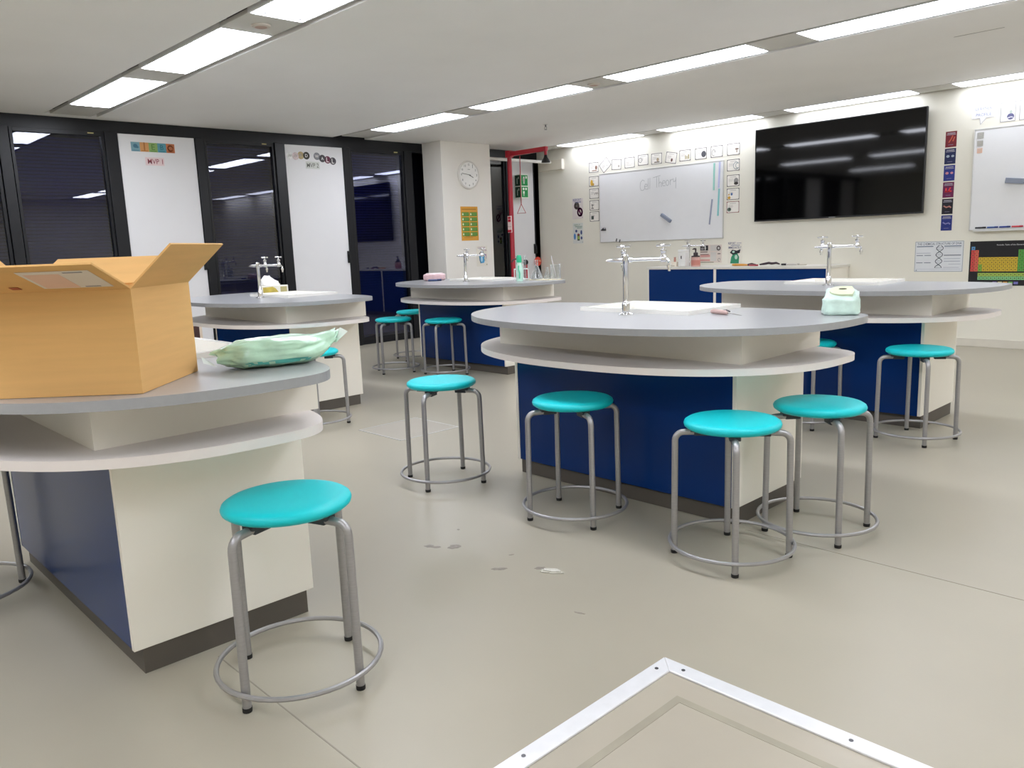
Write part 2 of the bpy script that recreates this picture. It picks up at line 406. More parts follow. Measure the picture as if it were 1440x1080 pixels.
def make_table():
    t = empty('lab_table')
    # top with a sink cut-out, made of two halves that meet at the middle of the sink
    o = outline(1.06, 0.81, 0.33); xm = (SX0+SX1)/2
    hx0, hx1, hy0, hy1 = SX0+0.03, SX1-0.03, SY0+0.03, SY1-0.03
    right = [p for p in o if p[0] > xm and p[1] >= 0.05]; rl = [p for p in o if p[0] > xm and p[1] < 0.05]
    back_y = 0.05+0.33; 
    fr_y = [p for p in o if p[1] < 0.05]; fr_y = min(fr_y, key=lambda p: abs(p[0]-xm))[1]
    left = [p for p in o if p[0] < xm]
    polyL = [(xm, back_y)]+left+[(xm, fr_y), (xm, hy0), (hx0, hy0), (hx0, hy1), (xm, hy1)]
    polyR = [(xm, fr_y)]+rl+right+[(xm, back_y), (xm, hy1), (hx1, hy1), (hx1, hy0), (xm, hy0)]
    m = MB(); m.prism(polyL, 0.90, ZT); m.prism(polyR, 0.90, ZT)
    m.build('table_top', TOP_LAM, t, smooth=False)
    MB().prism(outline(1.01, 0.77, 0.31), 0.727, 0.757).build('shelf', SHELF_LAM, t, smooth=False)
    for s in (-1, 1):
        X, Y0, Y1, T = 0.754*s, -0.37, 0.365, 0.02
        q = [(X, Y0), (X, Y1), (X-s*T, Y1-T), (X-s*T, Y0+T)]; MB().prism(q if s > 0 else q[::-1], 0.757, 0.90).build('apron_panel', WHITE_LAM, t, smooth=False)
        Yq = Y1 if s > 0 else Y0
        q = [(-0.754, Yq), (0.754, Yq), (0.754-T, Yq-s*T), (-0.754+T, Yq-s*T)]; MB().prism(q if s < 0 else q[::-1], 0.757, 0.90).build('apron_panel', WHITE_LAM, t, smooth=False)
        x0, x1 = sorted((s*0.700, s*0.680)); BX(x0, x1, -0.317, 0.317, 0.085, 0.727).build('end_panel', WHITE_LAM, t, bevel=0.0015)
        y0, y1 = sorted((s*0.315, s*0.297)); BX(-0.680, 0.680, y0, y1, 0.085, 0.727).build('side_panel', BLUE, t, bevel=0.0015)
    BX(-0.695, 0.695, -0.290, 0.290, 0.0, 0.085).build('plinth', PLINTH, t, smooth=False)
    s = MB()
    zr = ZT+0.020
    s.box(SX0, SX1, SY0, hy0, ZT, zr); s.box(SX0, SX1, hy1, SY1, ZT, zr); s.box(SX0, hx0, hy0, hy1, ZT, zr); s.box(hx1, SX1, hy0, hy1, ZT, zr)
    zb = ZT-0.14; q = 0.004
    s.add([(hx0, hy0, zr), (hx1, hy0, zr), (hx1, hy1, zr), (hx0, hy1, zr), (hx0+q, hy0+q, zb), (hx1-q, hy0+q, zb), (hx1-q, hy1-q, zb), (hx0+q, hy1-q, zb)],
          [(0, 4, 5, 1), (1, 5, 6, 2), (2, 6, 7, 3), (3, 7, 4, 0), (4, 7, 6, 5)])
    sk = s.build('sink', SINK, t, smooth=False)
    MB().lathe([(0.03, 0), (0.03, 0.003), (0.022, 0.004)], 16, Matrix.Translation((xm, (hy0+hy1)/2, zb))).build('drain', CHROME, sk)
    make_tap(t, loc=(0.0, -0.195, ZT))
    return t
table = make_table()
TABLES = [((-2.50, 3.406), 'grey topped lab table with blue side panel, carrying the small wet wipe pack'),
          ((-2.535, 5.78), 'grey topped lab table standing in front of the blue back counter'),
          ((-3.215, 1.042), 'grey topped lab table under the open cardboard box in the left foreground'),
          ((-6.49, 5.785), 'grey topped lab table beside the column, carrying the glassware'),
          ((-6.46, 3.418), 'grey topped lab table by the windows, carrying the yellow tissue box')]
for i, (p, lab) in enumerate(TABLES):
    o = table if i == 0 else copy_tree(table)
    o.location = (p[0], p[1], 0); tag(o, lab, 'table', 'oval lab tables with sinks')

# ------------------------------------------------------------------ stools
def make_stool():
    t = empty('stool')
    MB().lathe([(0.150, 0.540), (0.178, 0.543), (0.190, 0.552), (0.1925, 0.561), (0.189, 0.570), (0.178, 0.577), (0.160, 0.580), (0.10, 0.577), (0.0, 0.575)], 48).build('seat', TEAL, t, ang=60)
    n = 48
    MB().tube([(0.2495*math.cos(2*math.pi*k/n), 0.2495*math.sin(2*math.pi*k/n), 0.06) for k in range(n)], 0.0082, 8, closed=True).build('foot_ring', STEEL, t)
    lg = MB(); pts = [(0.230, 0, 0.010), (0.229, 0, 0.2), (0.226, 0, 0.485)]
    for k in range(1, 7):
        a = R(90*k/6); pts.append((0.226-0.036*(1-math.cos(a)), 0, 0.485+0.036*math.sin(a)))
    pts.append((0.10, 0, 0.524))
    lg.tube(pts, 0.0132, 12)
    first_leg = lg.build('leg', STEEL, t)
    cap = MB().lathe([(0.0138, 0.0), (0.0145, 0.004), (0.0145, 0.014)], 12, Matrix.Translation((0.230, 0, 0))).build('foot_cap', BLACK_RUB, first_leg)
    br = MB().box(0.085, 0.165, -0.022, 0.022, 0.524, 0.541); br.box(0.085, 0.150, -0.014, 0.014, 0.508, 0.524)
    brk = br.build('bracket', M('3c4046', 0.5), first_leg, bevel=0.003)
    for k in (1, 2, 3):
        l = first_leg.copy(); C.objects.link(l); l.rotation_euler = (0, 0, R(90*k))
        for ch in (cap, brk):
            c = ch.copy(); C.objects.link(c); c.parent = l
    return t
stool = make_stool()
STOOLS = [((-2.149, 1.097), 18.8, 'nearest turquoise stool, standing by the white end of the cardboard box table'),
          ((-3.420, 2.730), 25.2, 'turquoise stool standing alone in the aisle left of the central table'),
          ((-2.475, 2.762), 62.6, 'turquoise stool before the left part of the central blue panel, half in shadow'),
          ((-1.648, 2.798), 34.6, 'turquoise stool at the near corner of the central table, fully lit'),
          ((-1.523, 3.305), 47.4, 'turquoise stool beside the white end panel of the central table'),
          ((-1.772, 5.205), 32.0, 'turquoise stool by the white end of the table near the back counter'),
          ((-2.500, 5.200), 38.0, 'turquoise stool peeking out behind the shelf end of the central table'),
          ((-5.315, 3.025), 58.0, 'turquoise stool half hidden behind the long green plastic bag'),
          ((-6.370, 5.155), 30.0, 'turquoise stool before the blue panel of the glassware table'),
          ((-7.000, 4.980), 19.0, 'turquoise stool left of the glassware table, the nearer of two by the window'),
          ((-7.620, 5.705), 28.0, 'turquoise stool tucked behind the left end of the glassware table by the window'),
          ((-3.635, 0.443), 10.0, 'stool cut off by the left picture edge, only grey leg and ring showing')]
for i, (p, a, lab) in enumerate(STOOLS):
    o = stool if i == 0 else copy_tree(stool)
    o.location = (p[0], p[1], 0); o.rotation_euler = (0, 0, R(a)); tag(o, lab, 'stool', 'turquoise lab stools')

# ------------------------------------------------------------------ cardboard box on the near table
def carton():
    t = empty('cardboard_box', (-2.283, 0.765, ZT+0.001))
    a = Vector((math.cos(R(-133.5)), math.sin(R(-133.5)), 0)); b = Vector((math.cos(R(136.5)), math.sin(R(136.5)), 0)); z = Vector((0, 0, 1))
    Ln, D, H, T = 0.51, 0.405, 0.29, 0.005
    def slab(name, o, u, v, parent=t, mat=CARTON, th=T):
        n = u.cross(v).normalized()*th
        vs = [o, o+u, o+u+v, o+v]; vs = vs+[p+n for p in vs]
        m = MB(); m.add([tuple(p) for p in vs], [(0, 3, 2, 1), (4, 5, 6, 7), (0, 1, 5, 4), (1, 2, 6, 5), (2, 3, 7, 6), (3, 0, 4, 7)])
        return m.build(name, mat, parent, smooth=False)
    O = Vector((0, 0, 0))
    slab('wall_panel', O, a*Ln, z*H)                          # front
    slab('wall_panel', b*D+a*Ln, -a*Ln, z*H)                  # back
    slab('wall_panel', b*(D-T), -b*(D-2*T), z*H)                        # right
    slab('wall_panel', a*Ln+b*T, b*(D-2*T), z*H)                        # left
    slab('bottom_panel', a*T+b*T+z*0.001, b*(D-2*T), a*(Ln-2*T))
    def fl(o, u, out, w, al): return slab('flap', o, u, out*(w*math.cos(R(al)))+z*(w*math.sin(R(al))))
    f1 = fl(z*H, a*Ln, -b, 0.205, 20)
    fl(z*H+b*D+a*Ln, -a*Ln, b, 0.205, 24)
    fl(z*H+b*D, -b*D, -a, 0.168, 43)
    fl(z*H+a*Ln, b*D, a, 0.168, 45)
    # shipping label stuck on the outside of the front flap
    o = z*H; v = -b*math.cos(R(20))+z*math.sin(R(20)); n = a.cross(v).normalized()
    n = -n if n.dot(-b) < 0 and n.z > 0 else n
    nout = Vector((b.x*math.sin(R(20)), b.y*math.sin(R(20)), 0))*-1 + Vector((0, 0, -math.cos(R(20))))
    def lab(name, s0, s1, h0, h1, mat, off):
        q = o+nout*off
        pts = [q+a*s0+v*h0, q+a*s1+v*h0, q+a*s1+v*h1, q+a*s0+v*h1]
        m = MB(); m.add([tuple(p) for p in pts]+[tuple(p-nout*0.0006) for p in pts], [(0, 1, 2, 3), (7, 6, 5, 4), (0, 4, 5, 1), (1, 5, 6, 2), (2, 6, 7, 3), (3, 7, 4, 0)])
        m.build(name, mat, f1, smooth=False)
    lab('shipping_label', 0.03, 0.215, 0.03, 0.165, M('ddd6cc', 0.4), 0.0012)
    lab('label_print', 0.115, 0.205, 0.035, 0.145, M('e3c0ac', 0.5), 0.0018)
    lab('label_print', 0.05, 0.10, 0.15, 0.156, M('8a8a92', 0.6), 0.0018)
    lab('label_print', 0.06, 0.10, 0.036, 0.042, M('8a8a92', 0.6), 0.0018)
    lab('printed_mark', 0.275, 0.30, 0.03, 0.05, M('a8563a', 0.6), 0.0018)
    tag(t, 'open brown cardboard box with raised flaps and a shipping label', 'cardboard box')
carton()

# ------------------------------------------------------------------ plastic packs
def lumpy(nx, ny, nz, fn):
    pass
def pack(name, mat, loc, rz, hx, hy, hz, seed, amp, ex=3.0, label='', cat='', n=26, m=16, taper=None, ang=25, fine=0.5, ff=6):
    mb = MB(); vs = []; fs = []
    for j in range(m+1):
        ph = -math.pi/2+math.pi*j/m
        for i in range(n):
            th = 2*math.pi*i/n
            sg = lambda v, e: math.copysign(abs(v)**(2/e), v)
            x = sg(math.cos(ph), ex)*sg(math.cos(th), ex); y = sg(math.cos(ph), ex)*sg(math.sin(th), ex); zz = sg(math.sin(ph), ex)
            d = noise.noise(Vector((x*2.3+seed, y*2.3, zz*2.0)))*amp+noise.noise(Vector((x*ff+seed, y*ff, zz*ff*0.8)))*amp*fine+abs(noise.noise(Vector((x*ff*1.7+seed, y*ff*2.2, zz*ff*1.5))))*amp*fine*0.8
            k = 1+d
            X, Y, Z = x*hx*k, y*hy*k, zz*hz
            if taper: X, Y, Z = taper(X, Y, Z)
            Z = max(Z*(1+d*0.6), -hz)
            vs.append((X, Y, Z+hz))
    for j in range(m):
        for i in range(n):
            a = j*n+i; b = j*n+(i+1) % n
            fs.append((a, b, b+n, a+n))
    mb.add(vs, fs)
    o = mb.build(name, mat, ang=ang)
    o.location = loc; o.rotation_euler = (0, 0, rz)
    if label: tag(o, label, cat)
    return o
GREENP = M('bfe6cb', 0.25, var=0.20, scale=9, coat=0.5, bump=0.25, bscale=18)
def tp(X, Y, Z):
    k = 1.0
    e = abs(X)/0.2
    if X > 0.08: k = 1-0.45*((X-0.08)/0.12)
    if X < -0.12: k = 1-0.4*((-X-0.12)/0.08)
    return X, Y*k, Z*(0.55+0.45*k) + (0.035*((X-0.08)/0.12)**2 if X > 0.08 else 0)
bag = pack('plastic_bag', GREENP, (-2.47, 1.275, ZT), R(76), 0.20, 0.085, 0.048, 4.0, 0.16, 2.6,
           'long translucent green plastic bag lying beside the cardboard box', 'plastic bag', n=72, m=36, taper=tp, ang=70, fine=0.55, ff=5)
bag.data.materials.append(M('5fc2b4', 0.3, coat=0.4))
for p in bag.data.polygons:
    c = p.center
    if c.y < -0.03 and 0.014 < c.z < 0.028 and -0.115 < c.x < 0.09 and noise.noise(Vector((c.x*70, 3, 1))) > -0.12: p.material_index = 1
MB().add([(-0.205, -0.05, 0.02), (-0.20, 0.05, 0.02), (-0.235, 0.06, 0.045), (-0.245, -0.045, 0.035)], [(0, 1, 2, 3)]).build('torn_end', M('e3ece6', 0.3, coat=0.4), bag, smooth=False)
MB().add([(0.195, -0.03, 0.06), (0.195, 0.035, 0.06), (0.235, 0.04, 0.105), (0.24, -0.03, 0.095)], [(0, 1, 2, 3)]).build('twisted_end', M('e3ece6', 0.3, coat=0.4), bag, smooth=False)
def wp(X, Y, Z):
    zz = (Z+0.052)*(1+0.22*Y/0.052)-0.052
    k = 1-0.16*((zz+0.052)/0.104)**2
    return X*k+0.006*(zz+0.052)/0.104, Y*(1-0.25*abs(X/0.078)**3), zz
pk = pack('wipe_pack', M('cfe8dc', 0.28, var=0.14, scale=16, coat=0.5, bump=0.25, bscale=22), (-1.575, 3.60, ZT), R(24), 0.080, 0.052, 0.052, 9.0, 0.09, 6.5,
          'small white and green wet wipe pack near the edge of the central table', 'wipe pack', n=64, m=36, taper=wp, ang=35, fine=1.0, ff=3.2)
mlid = Matrix.Translation((0.002, -0.002, 0.108)) @ Matrix.Rotation(R(23.5), 4, 'X')
lp = [(0.050*math.cos(R(a)), 0.040*math.sin(R(a))) for a in range(90, 271, 15)]+[(0.048, -0.040), (0.055, 0.0), (0.046, 0.040)]
lid = MB().prism(lp, -0.006, 0.004, mlid).build('label_lid', M('dbe3c2', 0.4, var=0.08, scale=12), pk, smooth=False)
MB().prism([(0.017*math.cos(2*math.pi*k/14)+0.006, 0.006*math.sin(2*math.pi*k/14)+0.012) for k in range(14)], 0.004, 0.0055, mlid).build('opening', M('5d5a45', 0.7), lid, smooth=False)
# awl on the central table
aw = empty('awl', (-2.136, 3.424, ZT)); ang = math.atan2(-0.04, 0.115)
aw.rotation_euler = (0, 0, ang)
MB().tube([(0, 0, 0.011), (0.015, 0, 0.013), (0.06, 0, 0.012), (0.10, 0, 0.011), (0.118, 0, 0.009)], [0.009, 0.012, 0.0115, 0.011, 0.006], 10).build('grip', M('c9aaa4', 0.5), aw)
MB().tube([(0.10, 0, 0.010), (0.16, 0.006, 0.006), (0.205, 0.010, 0.003)], [0.0035, 0.0025, 0.001], 8).build('blade', CHROME, aw)
MB().tube([(0.07, 0.010, 0.018), (0.095, 0.014, 0.022), (0.118, 0.012, 0.016)], 0.004, 8).build('clip', M('6a6466', 0.4, metal=0.7), aw)
tag(aw, 'pale pink handled awl with thin steel point beside the central sink', 'awl')

# ------------------------------------------------------------------ things on the window-side tables
t = empty('tissue_box', (-7.02, 3.655, ZT), R(63))
bx = BX(-0.12, 0.12, -0.055, 0.055, 0, 0.075).build('carton', M('efece0', 0.6), t, bevel=0.003)
MB().prism([(-0.108, 0.010), (0.035, 0.010), (0.005, 0.052), (-0.02, 0.065), (-0.108, 0.060)], 0, 0.001, Matrix.Translation((0, -0.0555, 0)) @ Matrix.Rotation(R(90), 4, 'X')).build('printed_panel', M('c9b452', 0.6, var=0.15, scale=30), bx, smooth=False)
MB().prism([(0.05, 0.012), (0.108, 0.012), (0.108, 0.064), (0.05, 0.064)], 0, 0.001, Matrix.Translation((0, -0.0555, 0)) @ Matrix.Rotation(R(90), 4, 'X')).build('printed_panel', M('bdb27c', 0.6), bx, smooth=False)
tis = MB(); random.seed(12); vs = []; fs = []
n = 14; lev = 5
for j in range(lev):
    for i in range(n):
        a = 2*math.pi*i/n; r = (0.085-0.010*j+0.016*math.sin(3*a+j)+random.uniform(-.008, .008))*(1 if j < 4 else 0.55)
        vs.append((-0.045+r*math.cos(a)*1.05-0.012*j*0.3, r*math.sin(a)*0.55, 0.072+0.022*j+0.012*math.sin(2*a+1.7*j)))
for j in range(lev-1):
    for i in range(n): fs.append((j*n+i, j*n+(i+1) % n, (j+1)*n+(i+1) % n, (j+1)*n+i))
fs.append(tuple((lev-1)*n+i for i in range(n))); fs.append(tuple(reversed(range(n))))
tis.add(vs, fs); tis.build('tissue', M('f6f5f2', 0.8, bump=0.2, bscale=30), t, ang=30)
tag(t, 'yellow and white tissue box with a white tissue sticking out', 'tissue box')

pinkp = pack('tissue_pack', M('e6c3c6', 0.4, var=0.12, scale=20, coat=0.3), (-7.20, 5.73, ZT), R(46), 0.125, 0.07, 0.042, 2.0, 0.08, 4.0,
             'pale pink soft tissue pack on the table beside the column', 'tissue pack')
BX(-0.09, 0.09, -0.05, 0.05, 0.082, 0.0865).build('label', M('f1e6e4', 0.5), pinkp, bevel=0.002)
def marker(name, loc, rz, body, capc, L=0.13, r=0.009, label='', parent=None):
    t = empty(name, loc, rz); 
    b = MB(); b.lathe([(r*0.9, 0), (r, 0.003), (r, L*0.66), (r*0.8, L*0.67)], 12, Matrix.Translation((0, 0, r)) @ Matrix.Rotation(R(90), 4, 'Y')); b.build('barrel', M(body, 0.35), t)
    c = MB(); c.lathe([(r*1.05, L*0.67), (r*1.08, L*0.70), (r*1.02, L*0.98), (r*0.6, L)], 12, Matrix.Translation((0, 0, r*1.08)) @ Matrix.Rotation(R(90), 4, 'Y')); c.build('cap', M(capc, 0.35), t)
    if label: tag(t, label, 'marker')
    return t
marker('marker_pen', (-7.12, 5.575, ZT), R(48), '4a5a86', '2c3c68', 0.15, 0.011, 'dark blue marker pen in front of the pink tissue pack')

# glassware
def glass_wall(prof, th=0.0025):
    inner = [(max(r-th, 0.0005), z+(th if i == 0 else 0)) for i, (r, z) in enumerate(prof)]
    return [(0.0, prof[0][1])]+prof+list(reversed(inner))+[(0.0, prof[0][1]+th)]
tray = MB().prism(blob(-5.745, 6.02, 0.20, 0.11, 0.12, 77, 20), ZT, ZT+0.008).build('work_mat', M('e9dfc4', 0.6))
tag(tray, 'cream coloured mat under the glassware at the table end', 'mat')
ZM = ZT+0.009
t = empty('wash_bottle', (-5.83, 5.745, ZT))
MB().lathe([(0, 0), (0.034, 0), (0.036, 0.006), (0.036, 0.13), (0.030, 0.16), (0.020, 0.19), (0.020, 0.20)], 18).build('bottle', M('c9eddd', 0.25, var=0.1, scale=20, coat=0.3), t)
MB().lathe([(0.026, 0.19), (0.027, 0.20), (0.027, 0.235), (0.020, 0.262), (0.0, 0.266)], 18).build('cap', M('35c894', 0.4), t)
MB().tube([(0, 0, 0.225), (-0.03, -0.03, 0.225), (-0.045, -0.045, 0.215), (-0.052, -0.052, 0.195)], [0.008, 0.008, 0.009, 0.011], 8).build('spout', M('5a3230', 0.5), t)
MB().tube([(0.024, -0.026, 0.03), (0.028, -0.026, 0.08), (0.018, -0.028, 0.12), (0.016, -0.024, 0.16)], 0.007, 8).build('stripe', M('4fc99c', 0.4), t)
tag(t, 'green capped plastic wash bottle at the front of the glassware', 'bottle')
t = empty('test_tube_rack', (-5.905, 5.845, ZT), R(48))
rk = MB()
for z in (0.012, 0.115):
    rk.box(-0.075, 0.075, -0.024, -0.017, z, z+0.010); rk.box(-0.075, 0.075, 0.017, 0.024, z, z+0.010)
    for x in (-0.075, -0.0035, 0.068): rk.box(x, x+0.007, -0.017, 0.017, z, z+0.010)
for x in (-0.075, 0.067):
    for y in (-0.024, 0.016): rk.box(x, x+0.008, y, y+0.008, 0, 0.125)
rk.build('rack_frame', M('f0f0ec', 0.4), t, bevel=0.001)
tag(t, 'small white test tube rack behind the green wash bottle', 'test tube rack')
def tube_glass(x, y, lab):
    p = glass_wall([(0.004, 0.0), (0.012, 0.006), (0.015, 0.016), (0.015, 0.225), (0.018, 0.232)], 0.002)
    o = MB().lathe(p, 16).build('test_tube', GLASSW); o.location = (x, y, ZT+0.023); tag(o, lab, 'test tube', 'test tubes in the white rack')
ca, sa = math.cos(R(48)), math.sin(R(48))
tube_glass(-5.905-0.037*ca, 5.845-0.037*sa, 'clear glass test tube in the rack, the one nearer the wash bottle')
tube_glass(-5.905+0.037*ca, 5.845+0.037*sa, 'clear glass test tube in the rack, the one nearer the conical flask')
fl_ = MB().lathe(glass_wall([(0.062, 0.0), (0.066, 0.006), (0.064, 0.018), (0.018, 0.135), (0.0165, 0.190), (0.020, 0.197)]), 28).build('conical_flask', GLASSW)
fl_.location = (-5.815, 5.98, ZM); tag(fl_, 'tall clear conical flask in the middle of the glassware', 'flask')
fl2 = MB().lathe(glass_wall([(0.036, 0.0), (0.038, 0.004), (0.036, 0.012), (0.013, 0.085), (0.012, 0.115), (0.015, 0.119)]), 24).build('conical_flask', GLASSW)
fl2.location = (-5.735, 6.055, ZM); tag(fl2, 'short clear conical flask between the tall flask and beaker', 'flask')
bk = MB().lathe(glass_wall([(0.050, 0.0), (0.053, 0.006), (0.053, 0.140), (0.058, 0.146)]), 28).build('beaker', GLASSW)
bk.location = (-5.635, 6.075, ZM); tag(bk, 'clear glass beaker at the outer end of the glassware table', 'beaker')
rod = MB().cyl((0, 0, 0.008), (-0.035, -0.030, 0.235), 0.005, 10).build('stirring_rod', M('d9d4d6', 0.2, coat=0.4)); rod.location = (-5.630, 6.075, ZM); tag(rod, 'thin glass stirring rod leaning in the beaker', 'stirring rod')

# ------------------------------------------------------------------ safety shower in the window corner
SXp, SYp = -8.92, 8.66
t = empty('safety_shower', (SXp, SYp, 0))
MB().lathe([(0.09, 0), (0.09, 0.012), (0.04, 0.02), (0.034, 0.03), (0.034, 2.62)], 20).build('post', RED, t)
arm = MB(); arm.box(-0.045, 0.045, -0.045, 0.045, 2.60, 2.70); arm.box(0.045, 0.78, -0.03, 0.03, 2.615, 2.680); arm.cyl((0.755, 0, 2.62), (0.755, 0, 2.555), 0.022)
arm.build('arm', RED, t, bevel=0.006)
MB().lathe([(0.062, 2.455), (0.064, 2.462), (0.055, 2.485), (0.028, 2.53), (0.022, 2.56)], 20, Matrix.Translation((0.755, 0, 0))).build('shower_head', BLACK_RUB, t)
rod = MB(); rod.cyl((0.225, 0, 2.60), (0.222, 0, 1.90), 0.006, 8)
rod.tube([(0.222, 0, 1.90), (0.312, 0, 1.765), (0.132, 0, 1.765)], 0.006, 8, closed=True)
rod.build('pull_handle', RED, t)
pl = MB(); pl.box(-0.036, 0.044, -0.052, -0.036, 1.485, 1.735); pl = pl.build('instruction_plate', M('f0dcd8', 0.5), t, bevel=0.002)
for z0, z1, x0 in ((1.69, 1.722, -0.026), (1.645, 1.683, -0.026), (1.492, 1.527, -0.036)):
    BX(x0, 0.036 if x0 > -0.03 else 0.044, -0.0545, -0.052, z0, z1).build('plate_print', M('c02038', 0.5), pl, smooth=False)
BX(-0.036, 0.044, -0.0545, -0.052, 1.572, 1.576).build('plate_print', M('803040', 0.5), pl, smooth=False)
tag(t, 'red safety shower post with overhead arm and black shower head', 'safety shower')
t = empty('eyewash_stand', (-9.0, 9.01, 0))
MB().lathe([(0.08, 0), (0.08, 0.01), (0.03, 0.02), (0.03, 0.98)], 16).build('post', RED, t)
MB().sphere((0, 0, 1.02), 0.045, 14, 10).build('knob', BLACK_RUB, t)
tag(t, 'short red stand with a black knob behind the glassware', 'stand')
# folded safety sign (green pictograms)
SG = M('1f8f4a', 0.45); SGW = M('eef6ea', 0.5)
t = empty('safety_sign', (-9.24, 9.20, 2.03))
BX(-0.135, 0.0, 0.0, 0.175, 0, 0.375).build('sign_body', SGW, t, bevel=0.002)
for z0 in (0.015, 0.195):
    f = BX(0.0, 0.0015, 0.016, 0.159, z0, z0+0.165).build('pictogram_field', SG, t, smooth=False)
    m = MB()
    if z0 > 0.1:
        m.box(0.0015, 0.0022, 0.062, 0.088, z0+0.03, z0+0.14); m.box(0.0015, 0.0022, 0.112, 0.140, z0+0.110, z0+0.148); m.box(0.0015, 0.0022, 0.054, 0.096, z0+0.07, z0+0.12)
    else:
        for cy in (0.062, 0.118): m.lathe([(0.020, 0), (0.020, 0.0008)], 12, Matrix.Translation((0.0015, cy, z0+0.130)) @ Matrix.Rotation(R(90), 4, 'Y'))
        m.box(0.0015, 0.0022, 0.050, 0.082, z0+0.055, z0+0.095); m.box(0.0015, 0.0022, 0.060, 0.072, z0+0.02, z0+0.055)
    m.build('pictogram', SGW, f, smooth=False)
    f = BX(-0.125, -0.010, -0.0015, 0.0, z0, z0+0.165).build('pictogram_field', M('123f2a', 0.45), t, smooth=False)  # side face: darker green, its shade painted into the colour
    m = MB(); m.box(-0.085, -0.066, -0.0022, -0.0015, z0+0.03, z0+0.12); m.box(-0.055, -0.035, -0.0022, -0.0015, z0+0.105, z0+0.14)
    m.build('pictogram', M('b9cfc0', 0.5), f, smooth=False)  # same white symbols dulled, painted as if in shade
tag(t, 'green and white pictogram sign box on the white leaf behind the shower', 'sign')
t = empty('alarm_disc', (XW+0.03, 9.665, 1.01), rot=(R(90), 0, R(90)))
MB().lathe([(0.075, 0), (0.078, 0.010), (0.070, 0.022), (0.0, 0.026)], 24).build('disc', M('e0523f', 0.4), t)
m = MB(); m.prism([(0.005, 0.01), (0.055, -0.012), (0.045, 0.028)], 0.024, 0.0275); m.prism([(-0.045, -0.04), (-0.01, -0.045), (-0.02, -0.02)], 0.023, 0.0265); m.prism([(-0.04, 0.01), (-0.012, 0.01), (-0.012, 0.03), (-0.04, 0.03)], 0.023, 0.0265)
m.build('disc_print', M('f3c9a8', 0.5), t, smooth=False)
tag(t, 'round red and cream disc on the dark corner post behind the flask', 'disc sign')
# conduit and its box
o = MB().cyl((-9.05, 8.317, 2.585), (-9.05, 9.70, 2.585), 0.024, 14).build('conduit_pipe', M('efeeea', 0.4)); tag(o, 'white horizontal conduit pipe from the column to the back wall', 'pipe')
t = empty('wall_duct_box', (-9.1, YB, 2.46))
BX(-0.20, 0.30, -0.05, 0.0, 0.0, 0.155).build('cover', M('e6e0d0', 0.5), t, bevel=0.004); BX(0.285, 0.305, -0.056, 0.0, 0.0, 0.16).build('end_cap', M('f1ede2', 0.5), t, bevel=0.002)
tag(t, 'cream duct box high on the back wall in the window corner', 'duct box')
o = MB(); o.tube([(0, 0, 0), (0, 0, -0.02)], 0.008, 8); o = empty('sprinkler', (-7.17, 7.62, ZC))
MB().lathe([(0.030, -0.004), (0.032, 0.0)], 16).build('escutcheon', M('cfcfcd', 0.4), o)
m = MB(); m.cyl((0, 0, -0.004), (0, 0, -0.028), 0.009, 10); m.tube([(0.010, 0, -0.026), (0.018, 0, -0.045), (0.006, 0, -0.062)], 0.003, 6); m.tube([(-0.010, 0, -0.026), (-0.018, 0, -0.045), (-0.006, 0, -0.062)], 0.003, 6); m.lathe([(0.017, -0.066), (0.017, -0.062)], 12)
m.build('sprinkler_head', M('77757a', 0.35, metal=0.8), o); tag(o, 'small metal sprinkler head hanging from the ceiling', 'sprinkler')
for (x, y), lab in (((-5.14, 6.15), 'round smoke detector between two light panels of the middle row'), ((-5.10, 2.72), 'flat round detector between two light panels of the front row')):
    o = empty('smoke_detector', (x, y, ZC+0.002))
    MB().lathe([(0.050, -0.014), (0.060, -0.010), (0.064, -0.003), (0.064, 0)], 24).build('housing', M('c9c0b6', 0.5), o)
    MB().lathe([(0.020, -0.0165), (0.034, -0.016), (0.040, -0.014)], 24).build('grille', M('b59a8c', 0.6), o)
    tag(o, lab, 'detector')

# ------------------------------------------------------------------ back counter
cx0, cx1, cyf = -6.745, -4.175, 9.165
for a, b, lab in ((cx0, -5.678, 'white framed blue cabinet under the soap bottle and dispenser'), (-5.676, cx1, 'white framed blue cabinet under the loose tools, behind the right table')):
    t = empty('base_cabinet', ((a+b)/2, cyf, 0)); h = (b-a)/2
    BX(-h, h, 0.02, YB-cyf-0.005, 0.085, 0.890).build('carcass', WHITE_LAM, t, smooth=False)
    for s in (-1, 1):
        x0, x1 = sorted((s*h, s*(h-0.018))); BX(x0, x1, 0.0, 0.02, 0.085, 0.890).build('end_panel', WHITE_LAM, t, smooth=False)
    BX(-h+0.018, h-0.018, 0.002, 0.02, 0.085, 0.890).build('front_panel', BLUE, t, smooth=False)
    BX(-h+0.01, h-0.01, 0.05, YB-cyf-0.01, 0.0, 0.085).build('plinth', PLINTH, t, smooth=False)
    tag(t, lab, 'cabinet')
t = empty('worktop', ((cx0+cx1)/2, cyf, 0)); h = (cx1-cx0)/2
BX(-h-0.015, h+0.015, -0.015, YB-cyf-0.002, 0.890, 0.920).build('slab', M('e3e0d8', 0.35, var=0.02), t, bevel=0.002)
make_tap(t, loc=(-6.225-(cx0+cx1)/2, 0.235, 0.920))
tag(t, 'pale worktop along the back wall with a chrome tap', 'worktop')
ZW = 0.921
t = empty('dispenser', (-6.272, 9.34, ZW))
MB().prism([(-0.062, -0.05), (0.062, -0.05), (0.062, 0.05), (-0.062, 0.05)], 0, 0.20).build('body', M('f2f1ee', 0.35), t, bevel=0.012)
BX(-0.060, 0.060, -0.056, 0.046, 0.195, 0.228).build('lid', M('f6f5f2', 0.35), t, bevel=0.010)
